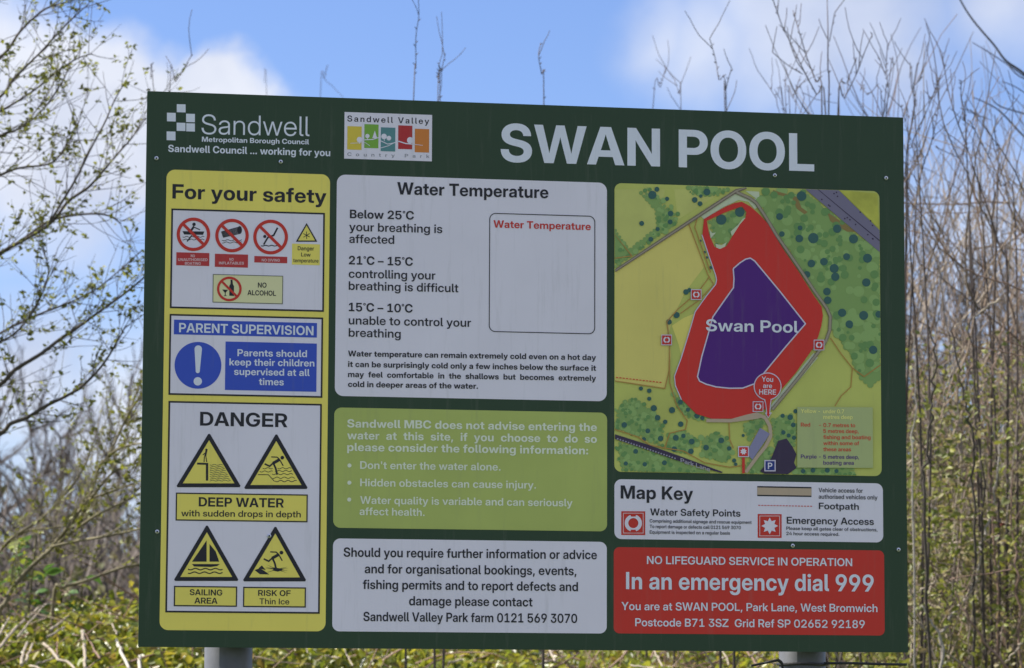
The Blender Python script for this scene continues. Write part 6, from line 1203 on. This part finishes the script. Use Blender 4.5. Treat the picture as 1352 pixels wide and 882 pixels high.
# ------------------------------------------------------------------ the thicket right of the sign: stems one by one
def sapling_proto(seed, h, stem_count, lean):
    r = random.Random(seed); root = empty('bare_sapling'); tm = MB()
    for s in range(stem_count):
        d = Vector((r.gauss(0, lean), r.gauss(0, lean*.6), 1)); n = 22; hh = h*r.uniform(.6, 1.0)
        Q = wander(r, (r.gauss(0, .14), r.gauss(0, .10), 0), d, hh/n, n, .10, 0, .03)
        r0 = r.uniform(.003, .008)
        m_ = MB(); m_.tube(Q, r0, .0018, 5); m_.build('stem', bark_g, root)
        for i in range(4, n+1):
            for _ in range(r.choice((0, 1, 1, 2))):
                dd = (Q[i]-Q[i-1]).normalized()+Vector((r.gauss(0, .5), r.gauss(0, .4), .25))
                q = wander(r, Q[i], dd, r.uniform(.04, .09), 6, .10, 0, .05); tm.tube(q, .0019, .0009, 4, False)
                if r.random() < .7:
                    dd = (q[3]-q[2]).normalized()+Vector((r.gauss(0, .6), r.gauss(0, .4), .1)); q2 = wander(r, q[3], dd, .045, 4, .1, 0, .05); tm.tube(q2, .0018, .001, 3, False)
    tag(tm.build('side_twigs', bark_g, root), kind='stuff')
    return root
def copy_tree(o, parent=None):
    c = o.copy(); col.objects.link(c); c.parent = parent
    for ch in children(o): copy_tree(ch, c)
    return c
lab_t = 'thin bare grey-brown sapling among many alike crowded right of the sign'
protos = [sapling_proto(100+i, h, n_, ln) for i, (h, n_, ln) in enumerate(((3.6, 4, .18), (3.2, 5, .28), (3.9, 3, .16), (2.8, 5, .34), (3.4, 4, .24)))]
r = random.Random(61); used_p = set(); cnt_t = 0
def place(i, px, Y, sc_, label, grp, topy=None):
    global used_p
    p = protos[i]
    o = p if i not in used_p else copy_tree(p)
    used_p.add(i); g = at(px, 900, Y); o.location = (g.x, Y, 0); o.rotation_euler = (0, 0, r.uniform(0, 6.28))
    s = sc_
    if topy: s = zpx(topy, Y)/3.3
    o.scale = (1, 1, s); tag(o, label, 'sapling', grp)
    return o
for k in range(32):
    px = 1150+r.random()*330; Y = 4.2+r.random()**1.2*6.5
    place(k % 5, px, Y, 1, lab_t, 'bare saplings crowded right of the sign', topy=r.uniform(150, 460) if px > 1215 else r.uniform(230, 450))
# stems one can pick out in the thicket
def cane_thing(pts, rad, m, label, Y, name='bramble_cane', grp='stems standing out in the thicket at the right'):
    jr = random.Random(int(pts[0][0])); P3 = [p+Vector((jr.gauss(0, .0035), jr.gauss(0, .006), 0)) for p in smooth_path([at(x, y, Y) for x, y in pts], 5)]; o_ = P3[-1].copy(); k = dist_of(Y)/4458
    m_ = MB(); m_.tube([q-o_ for q in P3], rad*k*.45, rad*k*.9, 7); o = m_.build(name, m, smooth=True); o.location = o_
    return tag(o, label, 'stem', grp)
grey_stem = mat('grey stem', (.30, .27, .23), rough=.8, var=.3, scale=20); brown_stem = mat('brown stem', (.22, .14, .10), rough=.8, var=.3, scale=20); dark_stem = mat('dark stem', (.05, .04, .03), rough=.9, var=.3, scale=20)
CT = [([(1226, 420), (1231, 450), (1234, 480), (1231, 520), (1228, 560), (1222, 610), (1219, 650), (1222, 760), (1228, 900)], 2.6, dark_stem, 'dark bowed stem standing nearest the right side of the sign, with a pale lit edge'),
      ([(1205, 440), (1209, 500), (1207, 560), (1205, 640), (1208, 720), (1210, 900)], 1.8, grey_stem, 'thin pale grey stem close along the right side of the sign'),
      ([(1258, 430), (1264, 480), (1272, 520), (1280, 555), (1286, 600), (1287, 700), (1285, 900)], 2.4, dark_stem, 'dark crooked stem right of the bowed one'),
      ([(1280, 420), (1285, 470), (1289, 520), (1290, 560), (1296, 640), (1300, 900)], 2.0, dark_stem, 'straight dark stem in the middle of the thicket'),
      ([(1323, 430), (1315, 470), (1308, 510), (1305, 560), (1308, 640), (1312, 700), (1318, 900)], 1.8, brown_stem, 'reddish brown stem bowing left in the thicket'),
      ([(1325, 560), (1318, 600), (1312, 660), (1296, 720), (1290, 760), (1275, 790), (1255, 815), (1245, 840), (1243, 900)], 2.6, grey_stem, 'pale forked stem rising from the bottom toward the middle of the thicket'),
      ([(1218, 800), (1232, 825), (1244, 845), (1243, 900)], 2.4, grey_stem, 'short left arm of the pale forked stem near the bottom'),
      ([(1262, 780), (1275, 810), (1295, 840), (1318, 868), (1345, 900)], 2.4, brown_stem, 'brown stem slanting down to the right at the bottom of the thicket'),
      ([(1335, 620), (1338, 700), (1342, 780), (1350, 900)], 2.2, brown_stem, 'dark reddish stem upright at the right edge'),
      ([(1212, 781), (1222, 776), (1235, 768)], 1.8, straw, 'short bleached stick lying level beside the lower right of the sign'),
      ([(1285, 420), (1300, 408), (1318, 394)], 1.8, straw, 'pale dry stalk slanting up to the right at mid height of the thicket'),
      ([(1300, 440), (1320, 448), (1352, 458), (1370, 462)], 1.5, brown_stem, 'thin reddish bramble arching level at the right edge'),
      ([(1280, 454), (1310, 462), (1352, 470), (1370, 473)], 1.4, brown_stem, 'second thin reddish bramble just under the other one at the right edge'),
      ([(1255, 765), (1280, 760), (1310, 757), (1335, 752)], 1.6, brown_stem, 'thin brown bramble lying nearly level above the forked stem'),
      ([(1325, 875), (1338, 862), (1348, 850)], 1.8, straw, 'pale stick in the lower right corner'),
      ([(1232, 300), (1245, 325), (1262, 345), (1290, 362), (1330, 375), (1360, 390)], 1.5, brown_stem, 'thin arching brown bramble crossing the upper thicket')]
for i, (pl, ra, m, lb) in enumerate(CT): cane_thing(pl, ra, m, lb, 3.6+.12*(i % 6))
# leafy undergrowth in the thicket
def cloud_leaves(n, x0, x1, y0, y1, Y0, Y1, s0, s1, seed, f):
    r = random.Random(seed); C_, S_ = [], []
    while len(C_) < n:
        px, Y = r.uniform(x0, x1), r.uniform(Y0, Y1); py = r.uniform(y0, y1)
        if r.random() > f(px, py): continue
        p = at(px, py, Y)
        cl = math.sin(p.x*14+p.z*9)*math.sin(p.z*16-p.x*7+p.y*3)
        if p.z < .02 or (cl < -.1 and r.random() < .75): continue
        C_.append(tuple(p)); S_.append(r.uniform(s0, s1))
    return np.array(C_), np.array(S_)
thicket_bark = mat('thicket stems', (.1, .08, .06), rough=.9, island=1, hue=[(.05, .035, .028), (.25, .19, .14), (.10, .075, .055), (.42, .35, .27), (.19, .12, .08), (.035, .027, .02)])
und = tag(empty('undergrowth', (0, 0, 0)), 'loose yellow-green leafy undergrowth among the bare stems right of the sign', 'undergrowth', kind='stuff')
f = lambda px, py: max(.0, min(1, (py-430)/260))
C_, S_ = cloud_leaves(46000, 1120, 1600, 430, 1150, 3.8, 8.0, .012, .030, 71, f); leaf = leaf_mesh('leaves', C_, S_, thick_leaf, und, seed=72); tag(leaf, kind='stuff')
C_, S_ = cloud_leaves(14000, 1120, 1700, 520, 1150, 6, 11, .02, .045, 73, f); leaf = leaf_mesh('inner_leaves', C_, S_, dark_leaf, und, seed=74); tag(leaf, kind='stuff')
m_ = MB(); r = random.Random(75)
for i in range(2200):
    px = r.uniform(1130, 1500); Y = r.uniform(4.2, 9.5); py = 260+r.random()**.8*760
    p = at(px, py, Y)
    if p.z < .05: continue
    lv = r.random() < (.15 if py < 480 else .4)
    d = (r.gauss(0, .8), r.gauss(0, .4), r.gauss(0, .5)) if lv else (r.gauss(0, .42), r.gauss(0, .3), 1)
    q = wander(r, p, d, .08, r.randint(4, 10), .13, .01); m_.tube(q, r.uniform(.0012, .0032), .0009, 4, False)
tag(m_.build('bramble_stems', thicket_bark, und), kind='stuff')
# one rusty seed head
def seed_head(px, py, Y, rad, label):
    r = random.Random(int(px)); root = tag(empty('seed_head', at(px, py, Y)), label, 'seed head'); m_ = MB()
    for i in range(40):
        d = Vector((r.gauss(0, 1), r.gauss(0, 1), r.gauss(0, .7))).normalized()*rad*r.uniform(.5, 1); m_.tube([d*.3, d*.8, d*1.1], [rad*.2, rad*.24, rad*.05], 0, 4)
    m_.build('seeds', mat('rusty seeds', (.10, .025, .012), rough=.9, var=.3), root)
    m_ = MB(); m_.tube([(0, 0, 0), (.01, .01, -.25), (0, .02, -.6)], .003, .004, 5); m_.build('stalk', brown_stem, root)
seed_head(1323, 692, 4.6, .014, 'small rusty brown dried seed head in the thicket near the right edge')

# ------------------------------------------------------------------ woodland beyond
def far_tree_proto(seed, h, bark, spread):
    r = random.Random(seed); root = empty('bare_tree'); n = 9
    Q = wander(r, (0, 0, 0), (r.gauss(0, .08), r.gauss(0, .08), 1), h/n, n, .06, 0, .05)
    m_ = MB(); m_.tube(Q, h*.014, h*.002, 6); m_.build('trunk', bark, root)
    tm = MB()
    for i in range(2, n+1):
        for _ in range(4):
            d = Vector((r.gauss(0, spread), r.gauss(0, spread), r.uniform(.4, 1.1))); ln = h*(.34-.022*i)*r.uniform(.6, 1.2)
            q = wander(r, Q[i], d, ln/6, 6, .12, 0, .08); tm.tube(q, h*.0035, h*.001, 4, False)
            for j in range(1, 7):
                for _ in range(2):
                    d2 = (q[j]-q[j-1]).normalized()+Vector((r.gauss(0, .5), r.gauss(0, .5), .2)); q2 = wander(r, q[j], d2, ln*.09, 4, .14, 0, .04); tm.tube(q2, h*.0011, h*.0006, 3, False)
                    d3 = (q2[2]-q2[1]).normalized()+Vector((r.gauss(0, .6), r.gauss(0, .6), .2)); q3 = wander(r, q2[2], d3, ln*.07, 3, .14, 0, .04); tm.tube(q3, h*.0008, h*.0005, 3, False)
    tag(tm.build('crown', bark_far, root), kind='stuff')
    return root
fp = [far_tree_proto(200, 9, bark_far, .55), far_tree_proto(201, 8, bark_far, .45), far_tree_proto(202, 10, pale_bark, .5), far_tree_proto(203, 7, bark_far, .6)]
usedf = set(); r = random.Random(91)
def far(i, px, Y, topy, label, grp):
    o = fp[i] if i not in usedf else copy_tree(fp[i]); usedf.add(i)
    g = at(px, 900, Y); o.location = (g.x, Y, 0); o.rotation_euler = (0, 0, r.uniform(0, 6.28)); s = zpx(topy, Y)/(9, 8, 10, 7)[i]*1.0; o.scale = (s, s, s)
    return tag(o, label, 'tree', grp)
far(2, 112, 27, 560, 'pale-trunked bare tree standing beyond the hedge left of the sign', 'bare trees beyond the hedge')
far(2, 165, 30, 600, 'slim pale-trunked bare tree leaning just left of the sign edge', 'bare trees beyond the hedge')
for k in range(15):
    px = -260+k*32+r.uniform(-12, 12); far(k % 2 if k % 4 else 3, px, r.uniform(24, 42), hump(px, [(-300, 500), (20, 580), (90, 610), (150, 680), (260, 660)])+r.uniform(-35, 35), 'blurred bare tree in the far woodland left of the sign', 'bare woodland trees beyond the hedge at left')
for k in range(10):
    px = 1150+k*36+r.uniform(-10, 10); far(k % 2 if k % 4 else 3, px, r.uniform(20, 40), r.uniform(340, 500), 'blurred bare tree in the far woodland right of the sign', 'bare woodland trees behind the thicket at right')
for k in range(16):
    px = -1500+k*75 if k < 9 else 1560+(k-9)*150; far(k % 2, px, r.uniform(24, 42), r.uniform(480, 600), 'bare woodland tree beyond the hedge well off to one side of the sign', 'bare woodland trees well off to the sides of the sign')
# undivided brushwood under those trees
m_ = MB(); r = random.Random(92)
for i in range(17000):
    px = r.uniform(-500, 1900) if i % 2 else r.uniform(-2400, 3600); Y = r.uniform(16, 26); zt = zpx(r.uniform(690, 800) if px < 1150 else r.uniform(560, 800), Y); z = zt*r.random()**.6
    p = Vector((at(px, 900, Y).x, Y, z)); d = (r.gauss(0, .5), r.gauss(0, .5), 1)
    q = wander(r, p, d, .16, 4, .2); m_.tube(q, r.uniform(.006, .016), .004, 3, False)
bw = m_.build('brushwood', bark_far); tag(bw, 'brown tangle of brushwood filling the woodland floor behind the hedge', 'brushwood', kind='stuff')
f2 = lambda px, py: max(0, min(1, (py-640)/160)) if px < 1150 else max(0, min(1, (py-480)/200))
C_, S_ = cloud_leaves(24000, -1900, 3200, 640, 1050, 14, 24, .05, .10, 93, f2)
bl = leaf_mesh('ivy_growth', C_, S_, mat('olive far leaves', (.1, .1, .03), rough=.7, trans=.3, island=1, hue=[(.05, .05, .02), (.11, .11, .03), (.15, .13, .05), (.08, .09, .025)]), seed=94); tag(bl, 'dull olive ivy and bramble leaves on the woodland floor behind the hedge', 'ivy', kind='stuff')

# ------------------------------------------------------------------ the black wire tied round the right post
upost = P(1074.5, 850)[0]-SW/2; yc = .034+PR
zw = at(1058, 876.5, yc-PR).z
wr = tag(empty('black_wire', (upost, yc, zw)), 'black wire tied round the right post under the sign with both ends sticking out', 'wire')
m_ = MB(); n = 40
m_.tube([((PR+.002)*math.cos(2*math.pi*i/n), (PR+.002)*math.sin(2*math.pi*i/n), .0004*math.sin(.5*i)) for i in range(n+1)], .0022, .0022, 7, False); m_.build('loop', wire_m, wr)
def wpt(x, y, dy=0): p = at(x, y, yc-PR+dy); return Vector((p.x-upost, p.y-yc, p.z-zw))
m_ = MB(); m_.tube(smooth_path([wpt(1088, 876, .012), wpt(1110, 875.6), wpt(1135, 876), wpt(1165, 877), wpt(1197, 877.5)], 4), .0021, .0021, 7); m_.build('wire_end', wire_m, wr)
m_ = MB(); m_.tube(smooth_path([wpt(1031, 875, .01), wpt(1027, 872, 0), wpt(1018, 873.5, -.004), wpt(1006, 876), wpt(992, 879)], 4), .0021, .0019, 7); m_.build('wire_end', wire_m, wr)
m_ = MB(); m_.tube(smooth_path([wpt(1027, 871, -.003), wpt(1032, 875, -.004), wpt(1033, 882, -.003), wpt(1032, 890, 0)], 4), .0021, .0019, 7); m_.build('wire_knot', wire_m, wr)
